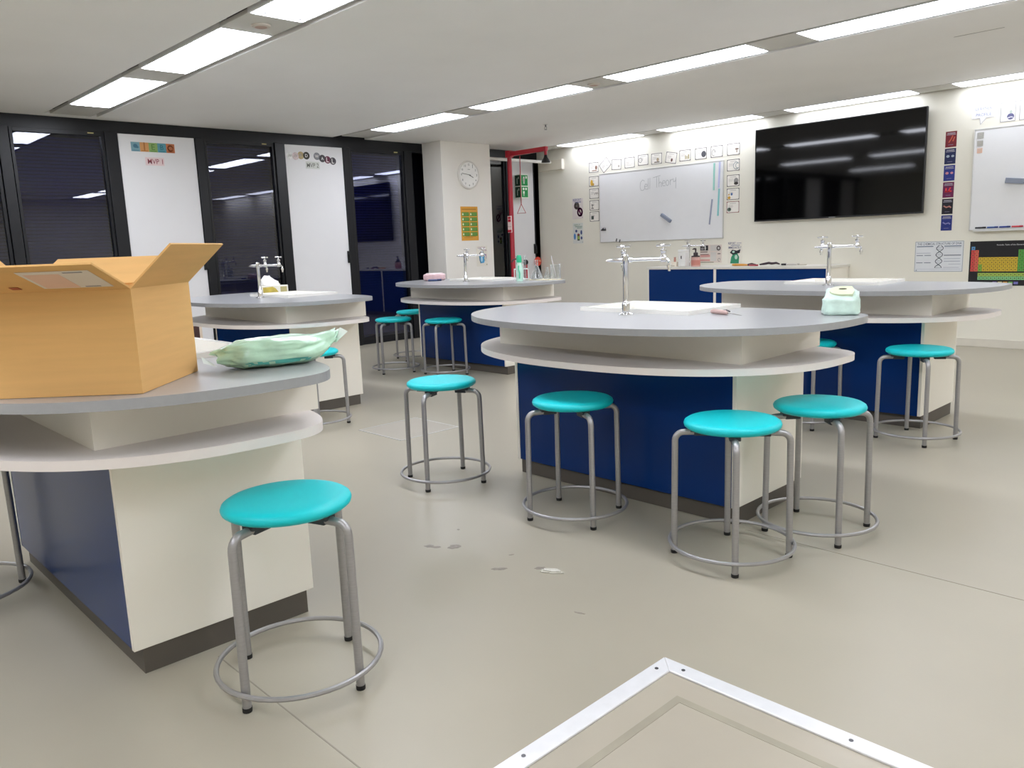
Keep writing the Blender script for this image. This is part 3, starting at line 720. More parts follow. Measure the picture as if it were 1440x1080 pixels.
BX(-0.012, 0.002, -0.053, -0.050, 0.105, 0.145).build('slot', BLACK_RUB, t, smooth=False)
tag(t, 'white box shaped dispenser standing on the back worktop', 'dispenser')
t = empty('soap_bottle', (-6.055, 9.30, ZW))
MB().lathe([(0, 0), (0.058, 0), (0.062, 0.006), (0.062, 0.118), (0.050, 0.130), (0.026, 0.136)], 20).build('bottle', M('dcb0a6', 0.15, var=0.1, scale=12, coat=0.5), t)
MB().lathe([(0.058, 0.128), (0.058, 0.142), (0.030, 0.146), (0.030, 0.180), (0.026, 0.186), (0.010, 0.188), (0.010, 0.222)], 18).build('collar', M('3f3335', 0.4), t)
MB().tube([(0, 0, 0.222), (0, 0, 0.232), (-0.012, -0.022, 0.236), (-0.02, -0.045, 0.228)], [0.014, 0.014, 0.011, 0.006], 8).build('pump', M('3f3335', 0.4), t)
MB().lathe([(0.0625, 0.02), (0.0628, 0.022), (0.0628, 0.085), (0.0625, 0.087)], 20).build('label', M('c98478', 0.5), t)
tag(t, 'pink liquid soap bottle with a black pump on the back worktop', 'soap bottle')
t = empty('small_carton', (-6.40, 9.32, ZW)); BX(-0.045, 0.045, -0.03, 0.03, 0, 0.065).build('carton', M('efe6d6', 0.6), t, bevel=0.002)
MB().lathe([(0.016, 0.065), (0.016, 0.10), (0.010, 0.115), (0.020, 0.125), (0, 0.13)], 12).build('stopper', M('c08a7c', 0.5), t); BX(-0.03, 0.015, -0.032, -0.03, 0.008, 0.013).build('print', INK, t, smooth=False)
tag(t, 'little cream carton left of the white dispenser', 'carton')
# tools strewn on the counter
def ontop(px, y=9.40): return px
t = empty('brush', (-5.42, 9.36, ZW), R(-2))
MB().tube([(-0.12, 0, 0.014), (-0.08, 0, 0.016), (0.05, 0, 0.014), (0.11, 0, 0.012)], [0.010, 0.016, 0.014, 0.010], 10).build('handle', M('d99a45', 0.5), t)
MB().tube([(0.11, 0, 0.014), (0.16, 0.005, 0.018), (0.22, 0.01, 0.014)], [0.014, 0.020, 0.008], 10).build('head', M('4a2c30', 0.6), t)
tag(t, 'orange handled brush lying on the back worktop', 'brush')
t = MB().tube([(-5.20, 9.46, ZW+0.012), (-5.14, 9.45, ZW+0.02), (-5.08, 9.47, ZW+0.03), (-5.03, 9.45, ZW+0.024), (-4.98, 9.47, ZW+0.03), (-4.93, 9.46, ZW+0.016)], [0.010, 0.014, 0.016, 0.015, 0.014, 0.008], 10).build('tongs', M('3a2a32', 0.6)); tag(t, 'dark bundled tongs lying right of the orange brush', 'tongs')
marker('marker_pen', (-5.25, 9.28, ZW), R(5), 'b04a50', '9c3038', 0.12, 0.010, 'short red marker pen in front of the dark tongs')
marker('marker_pen', (-4.68, 9.42, ZW), R(184), 'cfcac2', '2c2c2e', 0.20, 0.012, 'grey marker pen with black cap at the right end of the tools')
marker('marker_pen', (-4.58, 9.47, ZW), R(174), 'd9d2c4', 'b9b4aa', 0.14, 0.010, 'pale marker pen beside the black capped one')

# ------------------------------------------------------------------ flat things on the walls
BACK = (R(90), 0, 0); SIDE = (R(90), 0, R(90))
def on_back(u, v, off=0.0): return (u, YB-off, v)
def on_col(u, v): return (-8.979, u, v)
def on_leaf(u, v): return (XW+0.012, u, v)
def card(name, loc, rot, w, h, col, label, cat, th=0.003, group=None, tilt=0.0, round_=0.0, rough=0.6):
    if round_:
        pts = []
        for cx, cy, a0 in ((w/2-round_, h/2-round_, 0), (-w/2+round_, h/2-round_, 90), (-w/2+round_, -h/2+round_, 180), (w/2-round_, -h/2+round_, 270)):
            pts += [(cx+round_*math.cos(R(a0+k*30)), cy+round_*math.sin(R(a0+k*30))) for k in range(4)]
        m = MB().prism(pts, 0, th)
    else: m = BX(-w/2, w/2, -h/2, h/2, 0, th)
    o = m.build(name, M(col, rough, var=0.02), smooth=False); o.location = loc
    o.rotation_euler = (Matrix.Rotation(rot[2], 3, 'Z') @ Matrix.Rotation(rot[0], 3, 'X') @ Matrix.Rotation(tilt, 3, 'Z')).to_euler()
    return tag(o, label, cat, group)
def rects(parent, name, rs, col, z=0.003, th=0.0006):
    m = MB()
    for x0, x1, y0, y1 in rs: m.box(x0, x1, y0, y1, z, z+th)
    return m.build(name, M(col, 0.65), parent, smooth=False)
def discs(parent, name, ds, col, z=0.003, th=0.0006):
    m = MB()
    for x, y, rx, ry in ds: m.prism([(x+rx*math.cos(2*math.pi*k/18), y+ry*math.sin(2*math.pi*k/18)) for k in range(18)], z, z+th)
    return m.build(name, M(col, 0.65), parent, smooth=False)
def stroke(parent, name, lines, col, wd, z=0.003):
    m = MB()
    for ln in lines:
        for (x0, y0), (x1, y1) in zip(ln, ln[1:]):
            d = Vector((x1-x0, y1-y0)); 
            if d.length < 1e-6: continue
            d.normalize(); n = Vector((-d.y, d.x))*wd/2; e = d*wd*0.3
            m.add([(x0-e.x+n.x, y0-e.y+n.y, z), (x0-e.x-n.x, y0-e.y-n.y, z), (x1+e.x-n.x, y1+e.y-n.y, z), (x1+e.x+n.x, y1+e.y+n.y, z)], [(0, 1, 2, 3)])
    return m.build(name, M(col, 0.65), parent, smooth=False)
def ring(x, y, rx, ry, a0=0, a1=360, n=20): return [(x+rx*math.cos(R(a0+(a1-a0)*k/n)), y+ry*math.sin(R(a0+(a1-a0)*k/n))) for k in range(n+1)]

# clock
t = empty('wall_clock', (-8.979, 7.862, 2.322), rot=SIDE)
MB().lathe([(0.198, 0), (0.203, 0.012), (0.200, 0.030), (0.190, 0.036), (0.180, 0.034), (0.178, 0.026)], 48).build('rim', M('e3e0da', 0.35), t)
MB().lathe([(0.0, 0.0262), (0.176, 0.0262), (0.176, 0.0285), (0.0, 0.0287)], 48).build('dial', M('f8f7f4', 0.5), t)
for k in range(1, 13):
    a = R(90-30*k); lettering(t, str(k), 0.145*math.cos(a), 0.145*math.sin(a), 0.018 if k < 10 and k != 1 else (0.008 if k == 1 else 0.030), '55534f', z=0.0295, name='numeral')
stroke(t, 'hour_hand', [[(0, 0), (0.085*math.cos(R(-24)), 0.085*math.sin(R(-24)))]], '5a5652', 0.010, z=0.031)
stroke(t, 'minute_hand', [[(0.03, -0.002), (0.140*math.cos(R(172)), 0.140*math.sin(R(172)))]], '5a5652', 0.007, z=0.033)
rects(t, 'maker_mark', [(-0.022, 0.022, 0.075, 0.081)], '8a8682', z=0.029)
tag(t, 'round white wall clock high on the column', 'clock')
# orange rule poster
o = card('rule_poster', on_col(7.856, 1.630), SIDE, 0.330, 0.490, 'e0a23e', 'orange poster with ten green labels under the clock', 'poster')
for i in range(5):
    for j in range(2):
        x = -0.077+0.154*j; y = 0.135-0.072*i
        g = rects(o, 'rule_label', [(x-0.070, x+0.070, y-0.028, y+0.028)], '5b8f3a')
        discs(g, 'icon', [(x-0.050, y, 0.012, 0.017)], 'e8efc4', z=0.0038)
        rects(g, 'text_line', [(x-0.030, x+0.060, y+0.006, y+0.012), (x-0.030, x+0.045, y-0.012, y-0.006)], '86ad63', z=0.0038)
rects(o, 'text_line', [(-0.145, 0.135, 0.200, 0.212), (-0.09, 0.11, -0.188, -0.182), (-0.12, 0.05, -0.206, -0.200)], 'a8742a')
# clean-up poster
o = card('tidy_poster', on_col(8.072, 1.150), SIDE, 0.215, 0.300, 'ece7dc', 'pale poster with a blue bag picture low on the column', 'poster')
lettering(o, 'CLEAN UP', -0.01, 0.125, 0.15, '9a6a9c'); lettering(o, 'AFTER', 0.045, 0.085, 0.10, '9a6a9c')
m = MB().prism([(-0.060, 0.02), (0.055, 0.025), (0.060, -0.05), (0.035, -0.10), (-0.035, -0.105), (-0.055, -0.06)], 0.003, 0.0038).build('picture', M('58a6d6', 0.6, var=0.2, scale=30), o, smooth=False)
stroke(o, 'picture_outline', [ring(-0.01, 0.025, 0.045, 0.035, 0, 200), [(-0.06, 0.02), (-0.05, -0.06), (-0.035, -0.105)]], '3a5566', 0.009, z=0.0042)
discs(o, 'picture_highlight', [(-0.01, -0.04, 0.018, 0.045)], 'b9dcf0', z=0.0040); rects(o, 'picture_detail', [(0.055, 0.085, -0.04, 0.03)], 'b08fa8', z=0.0038); discs(o, 'mark', [(0.09, -0.125, 0.008, 0.008)], '6a7a4a')
# two posters left of the whiteboard
o = card('lab_poster', on_back(-8.525, 1.825), BACK, 0.225, 0.320, 'e6dedb', 'pale poster with purple and pink circles left of the whiteboard', 'poster')
lettering(o, 'REPORT', -0.01, 0.135, 0.17, '6a74a8', ysc=1.2); rects(o, 'text_line', [(-0.05, 0.07, 0.095, 0.107)], '7d88b4')
stroke(o, 'picture', [ring(-0.02, 0.045, 0.045, 0.045), ring(-0.02, 0.045, 0.022, 0.022)], 'b0568c', 0.020); stroke(o, 'picture', [ring(0.045, -0.055, 0.045, 0.055), [(0.03, -0.03), (0.075, -0.11)]], '7a2a66', 0.030, z=0.0034); discs(o, 'mark', [(0.095, -0.135, 0.006, 0.006)], '5a4a7a')
o = card('lab_poster', on_back(-8.530, 1.442), BACK, 0.215, 0.320, 'dfe2dd', 'pale poster with green lettering and blue figures left of the whiteboard', 'poster')
lettering(o, 'CHECK IT', -0.02, 0.130, 0.13, '5c8a66', ysc=1.2); rects(o, 'text_line', [(-0.06, 0.09, 0.100, 0.110), (-0.02, 0.085, 0.078, 0.088)], '7d9c8c')
discs(o, 'picture', [(-0.035, 0.035, 0.022, 0.022), (0.07, 0.012, 0.018, 0.036), (0.072, -0.075, 0.018, 0.025)], '3f4f86'); discs(o, 'picture', [(-0.068, -0.05, 0.022, 0.05)], '4a86c8', z=0.0034)
rects(o, 'picture', [(-0.015, 0.035, -0.115, -0.01)], '3a4a40'); rects(o, 'picture', [(-0.006, 0.026, -0.095, -0.045)], 'a8bf5a', z=0.0038); discs(o, 'picture', [(0.01, -0.02, 0.017, 0.017)], '9a3a3a', z=0.004); discs(o, 'mark', [(0.095, -0.14, 0.006, 0.006)], '445566')

# whiteboards
def board(x0, x1, z0, z1, label):
    t = empty('whiteboard', ((x0+x1)/2, YB, (z0+z1)/2), rot=BACK); hw, hh = (x1-x0)/2, (z1-z0)/2
    BX(-hw+0.012, hw-0.012, -hh+0.012, hh-0.012, 0.0, 0.018).build('board_surface', M('eeeff1', 0.18, var=0.01, coat=0.3), t, smooth=False)
    fr = MB(); fr.box(-hw, hw, -hh, -hh+0.012, 0, 0.022); fr.box(-hw, hw, hh-0.012, hh, 0, 0.022); fr.box(-hw, -hw+0.012, -hh+0.012, hh-0.012, 0, 0.022); fr.box(hw-0.012, hw, -hh+0.012, hh-0.012, 0, 0.022)
    fr.build('frame', M('d5d5d3', 0.35, metal=0.3), t, bevel=0.002)
    return tag(t, label, 'whiteboard')
wb = board(-8.065, -5.905, 1.282, 2.316, 'wide whiteboard with faint handwriting, framed by paper cards')
# handwriting: Cell Theory
hx, hy, k_ = 0.02, 0.245, 0.115
def gl(pts_list, x, y, s): return [[(x+a*s, y+b*s) for a, b in ln] for ln in pts_list]
C_ = [[(0.75, 1.15), (0.45, 1.3), (0.12, 1.0), (0.05, 0.45), (0.2, 0.02), (0.55, 0.0), (0.75, 0.2)]]
e_ = [[(0.0, 0.35), (0.45, 0.42), (0.42, 0.65), (0.18, 0.7), (0.02, 0.4), (0.12, 0.08), (0.5, 0.05)]]
l_ = [[(0.12, 1.3), (0.08, 0.0)]]
T_ = [[(-0.35, 1.25), (0.75, 1.42)], [(0.2, 1.33), (0.22, 0.0)]]
h_ = [[(0.02, 1.2), (0.05, 0.0)], [(0.05, 0.4), (0.2, 0.62), (0.38, 0.5), (0.4, 0.0)]]
o_ = [ring(0.25, 0.33, 0.22, 0.33, n=12)]
r_ = [[(0.05, 0.65), (0.08, 0.0)], [(0.08, 0.4), (0.25, 0.65), (0.42, 0.6)]]
y_ = [[(0.02, 0.7), (0.1, 0.3), (0.35, 0.35), (0.42, 0.75)], [(0.42, 0.8), (0.40, -0.5)]]
hand = []; x = -0.31; y = 0.215
for g, adv in ((C_, .72), (e_, .5), (l_, .26), (l_, .95), (T_, .5), (h_, .5), (e_, .55), (o_, .6), (r_, .48), (y_, .5)):
    hand += gl(g, x, y, k_); x += adv*k_; y += 0.08*adv*k_
stroke(wb, 'handwriting', hand, 'b2b5b8', 0.0065, z=0.0186)
def wb_l(X, Z): return (X-(-6.985), Z-1.799)
def stick(name, X0, Z0, X1, Z1, wd, col, label, th=0.012):
    a = Vector(wb_l(X0, Z0)); b = Vector(wb_l(X1, Z1)); d = (b-a); L = d.length; ang = math.atan2(d.y, d.x)
    o = BX(0, L, -wd/2, wd/2, 0, th).build(name, M(col, 0.5), bevel=0.002)
    o.location = (X0, YB-0.0185, Z0); o.rotation_euler = (Matrix.Rotation(R(90), 3, 'X') @ Matrix.Rotation(ang, 3, 'Z')).to_euler()
    return tag(o, label, 'magnet strip')
stick('magnet_strip', -6.045, 2.288, -6.052, 1.930, 0.026, '9fd6cb', 'mint magnet strip near the top right of the whiteboard', 0.006)
stick('magnet_strip', -5.960, 2.295, -5.976, 1.955, 0.026, 'c4c8e8', 'lavender magnet strip along the right edge of the whiteboard', 0.006)
stick('magnet_strip', -5.968, 1.945, -5.985, 1.585, 0.026, '8fcfd0', 'turquoise magnet strip below the lavender one on the whiteboard', 0.006)
stick('magnet_strip', -6.075, 1.812, -6.116, 1.475, 0.022, '9a9fb4', 'slanted grey violet magnet strip on the lower right of the whiteboard', 0.006)
def eraser(X0, Z0, X1, Z1, label, wd=0.05):
    t = empty('eraser', ((X0+X1)/2, YB-0.0185, (Z0+Z1)/2)); L = math.hypot(X1-X0, Z1-Z0); ang = math.atan2(Z1-Z0, X1-X0)
    t.rotation_euler = (Matrix.Rotation(R(90), 3, 'X') @ Matrix.Rotation(ang, 3, 'Z')).to_euler()
    BX(-L/2, L/2, -wd/2, wd/2, 0, 0.012).build('felt', M('6f7684', 0.9), t, smooth=False); BX(-L/2, L/2, -wd/2, wd/2, 0.012, 0.034).build('grip', M('8d95a6', 0.5), t, bevel=0.004)
    tag(t, label, 'eraser')
eraser(-6.905, 1.650, -6.745, 1.545, 'grey eraser stuck slanted on the wide whiteboard', 0.045)
def clipset(X, Z, label):
    t = empty('magnet_clip', (X, YB-0.0185, Z), rot=BACK)
    m = MB(); m.box(-0.05, 0.045, -0.012, 0.006, 0, 0.012); m.build('bar', M('55575a', 0.4, metal=0.6), t)
    m = MB()
    for x, a in ((-0.03, 50), (0.0, 70), (0.03, 60)): m.tube([(x, 0, 0.010), (x+0.03*math.cos(R(a)), 0.03*math.sin(R(a)), 0.018)], 0.006, 8)
    m.build('lever', M('4a4c50', 0.4, metal=0.6), t); tag(t, label, 'magnet clip')
clipset(-7.985, 1.475, 'dark metal magnet clip at the left edge of the whiteboard')
for x, z, lab in ((-7.735, 1.315, 'dark peg magnet low on the whiteboard, the upper of a pair'), (-7.672, 1.300, 'dark peg magnet low on the whiteboard, the lower of a pair')):
    o = MB().tube([(-0.010, -0.022, 0.006), (0.008, 0.018, 0.012)], 0.008, 8).build('peg_magnet', M('4a4c50', 0.4, metal=0.5)); o.location = (x, YB-0.0185, z); o.rotation_euler = BACK; tag(o, lab, 'magnet')
# cards around the whiteboard
CARD_G = 'paper cards around the whiteboard'
def study_card(u, v, lab, pic, tilt=0.0, w=0.196, h=0.158, edge='5b5654'):
    o = card('study_card', on_back(u, v), BACK, w, h, 'f5f1ea', lab, 'card', 0.002, CARD_G, tilt)
    b = 0.007; m = MB()
    m.box(-w/2+0.004, w/2-0.004, -h/2+0.004, -h/2+0.004+b, 0.002, 0.0026); m.box(-w/2+0.004, w/2-0.004, h/2-0.004-b, h/2-0.004, 0.002, 0.0026)
    m.box(-w/2+0.004, -w/2+0.004+b, -h/2+0.004, h/2-0.004, 0.002, 0.0026); m.box(w/2-0.004-b, w/2-0.004, -h/2+0.004, h/2-0.004, 0.002, 0.0026)
    for sx in (-1, 1):
        for sy in (-1, 1): m.box(*sorted((sx*(w/2-0.004), sx*(w/2-0.018))), *sorted((sy*(h/2-0.004), sy*(h/2-0.018))), 0.002, 0.0027)
    m.build('border', M(edge, 0.7), o, smooth=False)
    rects(o, 'text_line', [(-0.045, 0.045, 0.045, 0.051), (-0.065, 0.0, 0.020, 0.024), (-0.065, 0.005, 0.006, 0.010), (-0.065, -0.005, -0.008, -0.004)], 'b9b5b0', z=0.002)
    pic(o)
def pd(ds, col): return lambda o: discs(o, 'picture', ds, col, z=0.0024)
def ps(ls, col, wd=0.007): return lambda o: stroke(o, 'picture', ls, col, wd, z=0.0030)
G1, G2 = '6b6866', '8a8684'
XLc, XRc = -8.182, -5.768
study_card(XLc, 2.428, 'topmost white card left of the whiteboard, brown figures drawn at lower right', lambda o: (discs(o, 'picture', [(0.05, -0.005, 0.022, 0.03)], '8c6a5a', z=0.0024), rects(o, 'picture', [(-0.03, 0.06, -0.055, -0.04)], 'a58a7a', z=0.0024)))
study_card(XLc, 2.220, 'white card left of the whiteboard with a yellow figure', lambda o: (discs(o, 'picture', [(-0.045, -0.02, 0.025, 0.045)], 'e2b440', z=0.0024), discs(o, 'picture', [(-0.02, -0.045, 0.025, 0.02)], 'caa24a', z=0.0025)))
study_card(XLc, 2.035, 'white card left of the whiteboard with a small arch sketch', ps([ring(0.03, -0.02, 0.018, 0.03, 0, 180), ring(0.062, -0.015, 0.014, 0.025, 0, 180)], '7a6a60'))
study_card(XLc, 1.858, 'white card left of the whiteboard with a microscope sketch', ps([[(-0.06, -0.045), (-0.015, -0.045)], [(-0.04, -0.045), (-0.04, 0.01)], [(-0.055, 0.01), (-0.02, 0.005)]], '4c4a4a', 0.011))
study_card(XLc, 1.688, 'lowest white card left of the whiteboard with a dark square picture', lambda o: rects(o, 'picture', [(-0.065, -0.015, -0.045, 0.01)], '4a5450', z=0.0024))
top = [(-7.955, 2.442, R(38), 'steeply tilted blank looking card above the whiteboard', ps([[(0.02, -0.03), (0.03, -0.03)]], G2)),
       (-7.736, 2.430, R(-3), 'white card above the whiteboard just right of the tilted one', ps([ring(0.045, -0.025, 0.010, 0.012)], 'a8938a')),
       (-7.489, 2.434, 0, 'white card above the whiteboard with grey text only', ps([[(-0.06, -0.025), (0.06, -0.025)], [(-0.06, -0.040), (0.03, -0.040)]], 'd3d0cb', 0.005)),
       (-7.242, 2.448, 0, 'white card above the whiteboard with a ring drawn at left', ps([ring(-0.05, 0.0, 0.03, 0.032)], G1, 0.006)),
       (-7.004, 2.442, 0, 'white card above the whiteboard with dark apparatus at the bottom', lambda o: (rects(o, 'picture', [(-0.04, 0.05, -0.055, -0.042)], '5a504a', z=0.0024), discs(o, 'picture', [(0.02, -0.015, 0.022, 0.026)], 'b6a48a', z=0.0024))),
       (-6.754, 2.430, R(-11), 'slightly crooked card above the middle of the whiteboard', pd([(0.015, -0.030, 0.016, 0.024)], '6a5048')),
       (-6.523, 2.438, 0, 'white card above the whiteboard with three yellowish bars', lambda o: rects(o, 'picture', [(0.0, 0.014, -0.05, 0.0), (0.024, 0.038, -0.05, -0.01), (0.048, 0.066, -0.05, 0.01)], 'a89a6a', z=0.0024)),
       (-6.268, 2.436, 0, 'white card above the whiteboard with a large dark disc', pd([(0.045, -0.010, 0.038, 0.042)], '55565c')),
       (-6.021, 2.438, 0, 'white card above the whiteboard with a faint bell jar sketch', ps([ring(-0.048, -0.01, 0.025, 0.040, 0, 300)], 'a9a5a2'))]
for u, v, tl, lab, pic in top: study_card(u, v, lab, pic, tl, 0.198 if abs(tl) > 0.3 else 0.192)
study_card(XRc, 2.440, 'topmost white card right of the whiteboard with a mushroom sketch', lambda o: (discs(o, 'picture', [(0.05, 0.0, 0.028, 0.012)], '8c7a6c', z=0.0024), rects(o, 'picture', [(0.043, 0.058, -0.045, -0.005)], 'a39284', z=0.0024)))
study_card(XRc, 2.236, 'white card right of the whiteboard with a crescent moon drawing', ps([ring(0.045, -0.01, 0.042, 0.045, 40, 320), ring(0.062, -0.01, 0.025, 0.032, 60, 300)], '8fa0a6', 0.007))
study_card(XRc, 2.035, 'white card right of the whiteboard with a dark beaker picture', lambda o: (discs(o, 'picture', [(0.045, -0.005, 0.034, 0.038)], '9a9896', z=0.0024), discs(o, 'picture', [(0.045, -0.038, 0.032, 0.020)], '3a3634', z=0.0025)))
study_card(XRc, 1.860, 'white card right of the whiteboard with blue and yellow dots', lambda o: (discs(o, 'picture', [(-0.020, 0.0, 0.014, 0.018)], '4a6fa6', z=0.0024), discs(o, 'picture', [(-0.058, -0.045, 0.022, 0.020), (-0.062, -0.005, 0.010, 0.010)], 'd3a63c', z=0.0024)))
study_card(XRc, 1.690, 'lowest white card right of the whiteboard with a dark green blob', lambda o: (discs(o, 'picture', [(-0.055, -0.030, 0.030, 0.026)], '6a7a70', z=0.0024), discs(o, 'picture', [(-0.05, -0.026, 0.016, 0.014)], '3c4640', z=0.0026)), edge='8a4a40')

# television
t = empty('television', (-4.366, YB-0.012, 2.055), rot=BACK); hw, hh = 1.035, 0.576
BX(-0.5, 0.5, -0.3, 0.3, 0.0, 0.04).build('bracket', BLACK_RUB, t, smooth=False)
BX(-hw, hw, -hh, hh, 0.04, 0.075).build('housing', M('131315', 0.35), t, bevel=0.004)
BX(-hw+0.012, hw-0.012, -hh+0.018, hh-0.012, 0.075, 0.0775).build('screen', M('020203', 0.05, spec=0.5), t, smooth=False)
fr = MB(); fr.box(-hw, hw, -hh, -hh+0.018, 0.075, 0.080); fr.box(-hw, hw, hh-0.012, hh, 0.075, 0.080); fr.box(-hw, -hw+0.012, -hh+0.018, hh-0.012, 0.075, 0.080); fr.box(hw-0.012, hw, -hh+0.018, hh-0.012, 0.075, 0.080)
fr.build('bezel', M('2a2a2c', 0.3, metal=0.4), t, smooth=False); BX(-0.04, 0.04, -hh+0.004, -hh+0.012, 0.080, 0.081).build('badge', M('9a9a9c', 0.4), t, smooth=False)
tag(t, 'large black wall mounted television beside the wide whiteboard', 'television')
# six picture cards in a column
cols = [('7a2430', 'dark red', 'c8604a'), ('232a55', 'dark navy', 'aab4c4'), ('2a3688', 'navy and blue', 'c88a9a'), ('6e1e4e', 'magenta', 'e8404a'), ('1c1a26', 'near black', 'c88a80'), ('22307e', 'deep blue', '8a8ac8')]
for i, (c, nm, ac) in enumerate(cols):
    o = card('picture_card', on_back(-3.106, 2.258-0.1795*i), BACK, 0.112, 0.166, c, nm + ' picture card, ' + ORD[i] + ' from the top of the column beside the television', 'card', 0.002, 'coloured picture cards')
    rects(o, 'text_line', [(-0.04, 0.04, 0.060, 0.068), (-0.045, 0.045, 0.046, 0.052)], 'b8b4c0', z=0.002); rects(o, 'text_line', [(-0.025, 0.025, -0.06, -0.056)], '8a86a0', z=0.002)
    if i in (1, 2): discs(o, 'picture', [(-0.022, 0.0, 0.017, 0.014), (0.026, 0.0, 0.015, 0.012)], ac, z=0.002)
    elif i == 0: stroke(o, 'picture', [[(-0.02, -0.03), (0.0, 0.0), (0.015, 0.035)], [(0.02, -0.02), (0.035, 0.02)]], ac, 0.012, z=0.0024)
    elif i == 3: stroke(o, 'picture', [[(-0.025, -0.02), (-0.022, 0.015)], [(0.0, -0.02), (0.02, 0.02)], [(-0.03, -0.02), (0.03, -0.016)]], ac, 0.015, z=0.0024)
    else: stroke(o, 'picture', [[(-0.035, 0.005), (-0.01, -0.01), (0.02, 0.0), (0.035, -0.012)]], ac, 0.014, z=0.0024)
# right whiteboard and its things
wr = board(-2.872, -0.75, 1.268, 2.330, 'whiteboard at the right picture edge with a marker tray')
MB().box(-1.0, 0.3, -0.545, -0.531, 0.0, 0.075).build('marker_tray', M('dcdcda', 0.4, metal=0.3), wr, bevel=0.002)
eraser(-2.545, 1.775, -2.375, 1.752, 'grey eraser on the whiteboard at the right picture edge', 0.055)
for i, (c, cp, nm) in enumerate((('2a2c30', '1c1c1e', 'black'), ('3a5a9a', '2a4080', 'light blue'), ('27408a', '1e3070', 'dark blue'), ('c8404a', 'b02a38', 'bright red'), ('c86a64', 'b84a48', 'pale red'))):
    marker('marker_pen', (-2.80+0.115*i, YB-0.05, 1.285), 0.0, c, cp, 0.105, 0.009, nm + ' marker pen lying on the marker tray of the right whiteboard')
for i, (z, c, nm) in enumerate(((2.262, 'b3b3ae', 'upper grey'), (2.180, 'b9b7b0', 'lower grey'), (2.105, 'e6c0aa', 'pale orange'))):
    o = card('note_magnet', (-2.812, YB-0.0185, z), BACK, 0.062-0.006*i, 0.062-0.005*i, c, nm + ' square note at the top left of the right whiteboard', 'note', 0.004)
    rects(o, 'print', [(-0.02, 0.02, 0.012, 0.018), (-0.02, 0.015, -0.004, 0.0)], 'cfcbc4', z=0.004)
t = card('speech_bubble_sign', on_back(-2.800, 2.505), BACK, 0.225, 0.138, 'f6f5f6', 'white speech bubble sign above the right whiteboard', 'sign', 0.003, round_=0.012)
MB().prism([(-0.035, -0.068), (0.03, -0.068), (-0.025, -0.135)], 0.0, 0.003).build('bubble_tail', M('f6f5f6', 0.6), t, smooth=False)
lettering(t, 'LEARNER', 0.0, 0.032, 0.155, '9298b8', ysc=1.15); lettering(t, 'PROFILE', 0.0, -0.030, 0.145, '9298b8', ysc=1.15); rects(t, 'rule', [(-0.06, 0.06, 0.0, 0.003)], 'b9bccb')
stroke(t, 'outline', [[(-0.105, -0.064), (-0.035, -0.064), (-0.025, -0.128), (0.028, -0.064), (0.10, -0.064)]], 'c2bfc0', 0.005, z=0.0035)
for i, (x, lab) in enumerate(((-2.572, 'white portrait card with a small robed figure right of the speech bubble'), (-2.398, 'white portrait card cut off at the top right picture corner'))):
    o = card('profile_card', on_back(x, 2.472), BACK, 0.142, 0.200, 'f5f4f3', lab, 'card', 0.003)
    stroke(o, 'border', [[(-0.067, -0.096), (0.067, -0.096), (0.067, 0.096), (-0.067, 0.096), (-0.067, -0.096)]], '8f8d8c', 0.005, z=0.0035)
    rects(o, 'text_line', [(-0.04, 0.045, 0.065, 0.070), (-0.045, 0.0, 0.04, 0.044)], 'cfcdd2')
    discs(o, 'picture', [(0.025, -0.050, 0.033, 0.032)], '66658c'); discs(o, 'picture', [(0.026, -0.004, 0.014, 0.018)], 'b9c4bc', z=0.0036); stroke(o, 'picture', [[(0.0, -0.062), (0.03, -0.055), (0.045, -0.06)]], 'e0e0ea', 0.010, z=0.0044)
# structure poster
o = card('science_poster', on_back(-3.168, 0.993), BACK, 0.505, 0.340, 'e3e6ea', 'grey blue science poster with a double helix in the middle', 'poster')
stroke(o, 'border', [[(-0.249, -0.166), (0.249, -0.166), (0.249, 0.166), (-0.249, 0.166), (-0.249, -0.166)]], '9aa2ad', 0.005, z=0.0036)
lettering(o, 'THE CHEMICAL STRUCTURE OF DNA', 0.0, 0.142, 0.46, '596373', ysc=1.3)
for x0 in (-0.235, 0.055): rects(o, 'heading_bar', [(x0, x0+0.175, 0.108, 0.118)], '6d7c90')
rects(o, 'heading_bar', [(-0.235, -0.165, 0.010, 0.017), (-0.150, -0.080, 0.010, 0.017), (-0.235, -0.165, -0.072, -0.065), (-0.150, -0.080, -0.072, -0.065), (0.055, 0.230, 0.008, 0.017)], '6d7684')
rects(o, 'text_line', [(-0.235, -0.085, 0.036, 0.042), (0.055, 0.225, 0.094, 0.099), (0.055, 0.225, -0.028, -0.022), (0.055, 0.225, -0.058, -0.050), (0.105, 0.230, -0.088, -0.083), (0.055, 0.215, -0.125, -0.120), (-0.235, 0.235, -0.143, -0.140)], 'b3b8c4')
stroke(o, 'helix', [[(0.0+0.035*math.cos(k/24*math.pi*3.4+ph)+0.0005*k, -0.125+0.245*k/24) for k in range(25)] for ph in (0, math.pi)], '4f5763', 0.007, z=0.0040)
stroke(o, 'helix_rungs', [[(0.035*math.cos(k/24*math.pi*3.4), -0.125+0.245*k/24), (-0.035*math.cos(k/24*math.pi*3.4), -0.125+0.245*k/24)] for k in range(0, 25, 2)], '8d95a0', 0.004, z=0.0036)
rects(o, 'mark', [(-0.235, -0.225, -0.158, -0.150)], '4a525e')
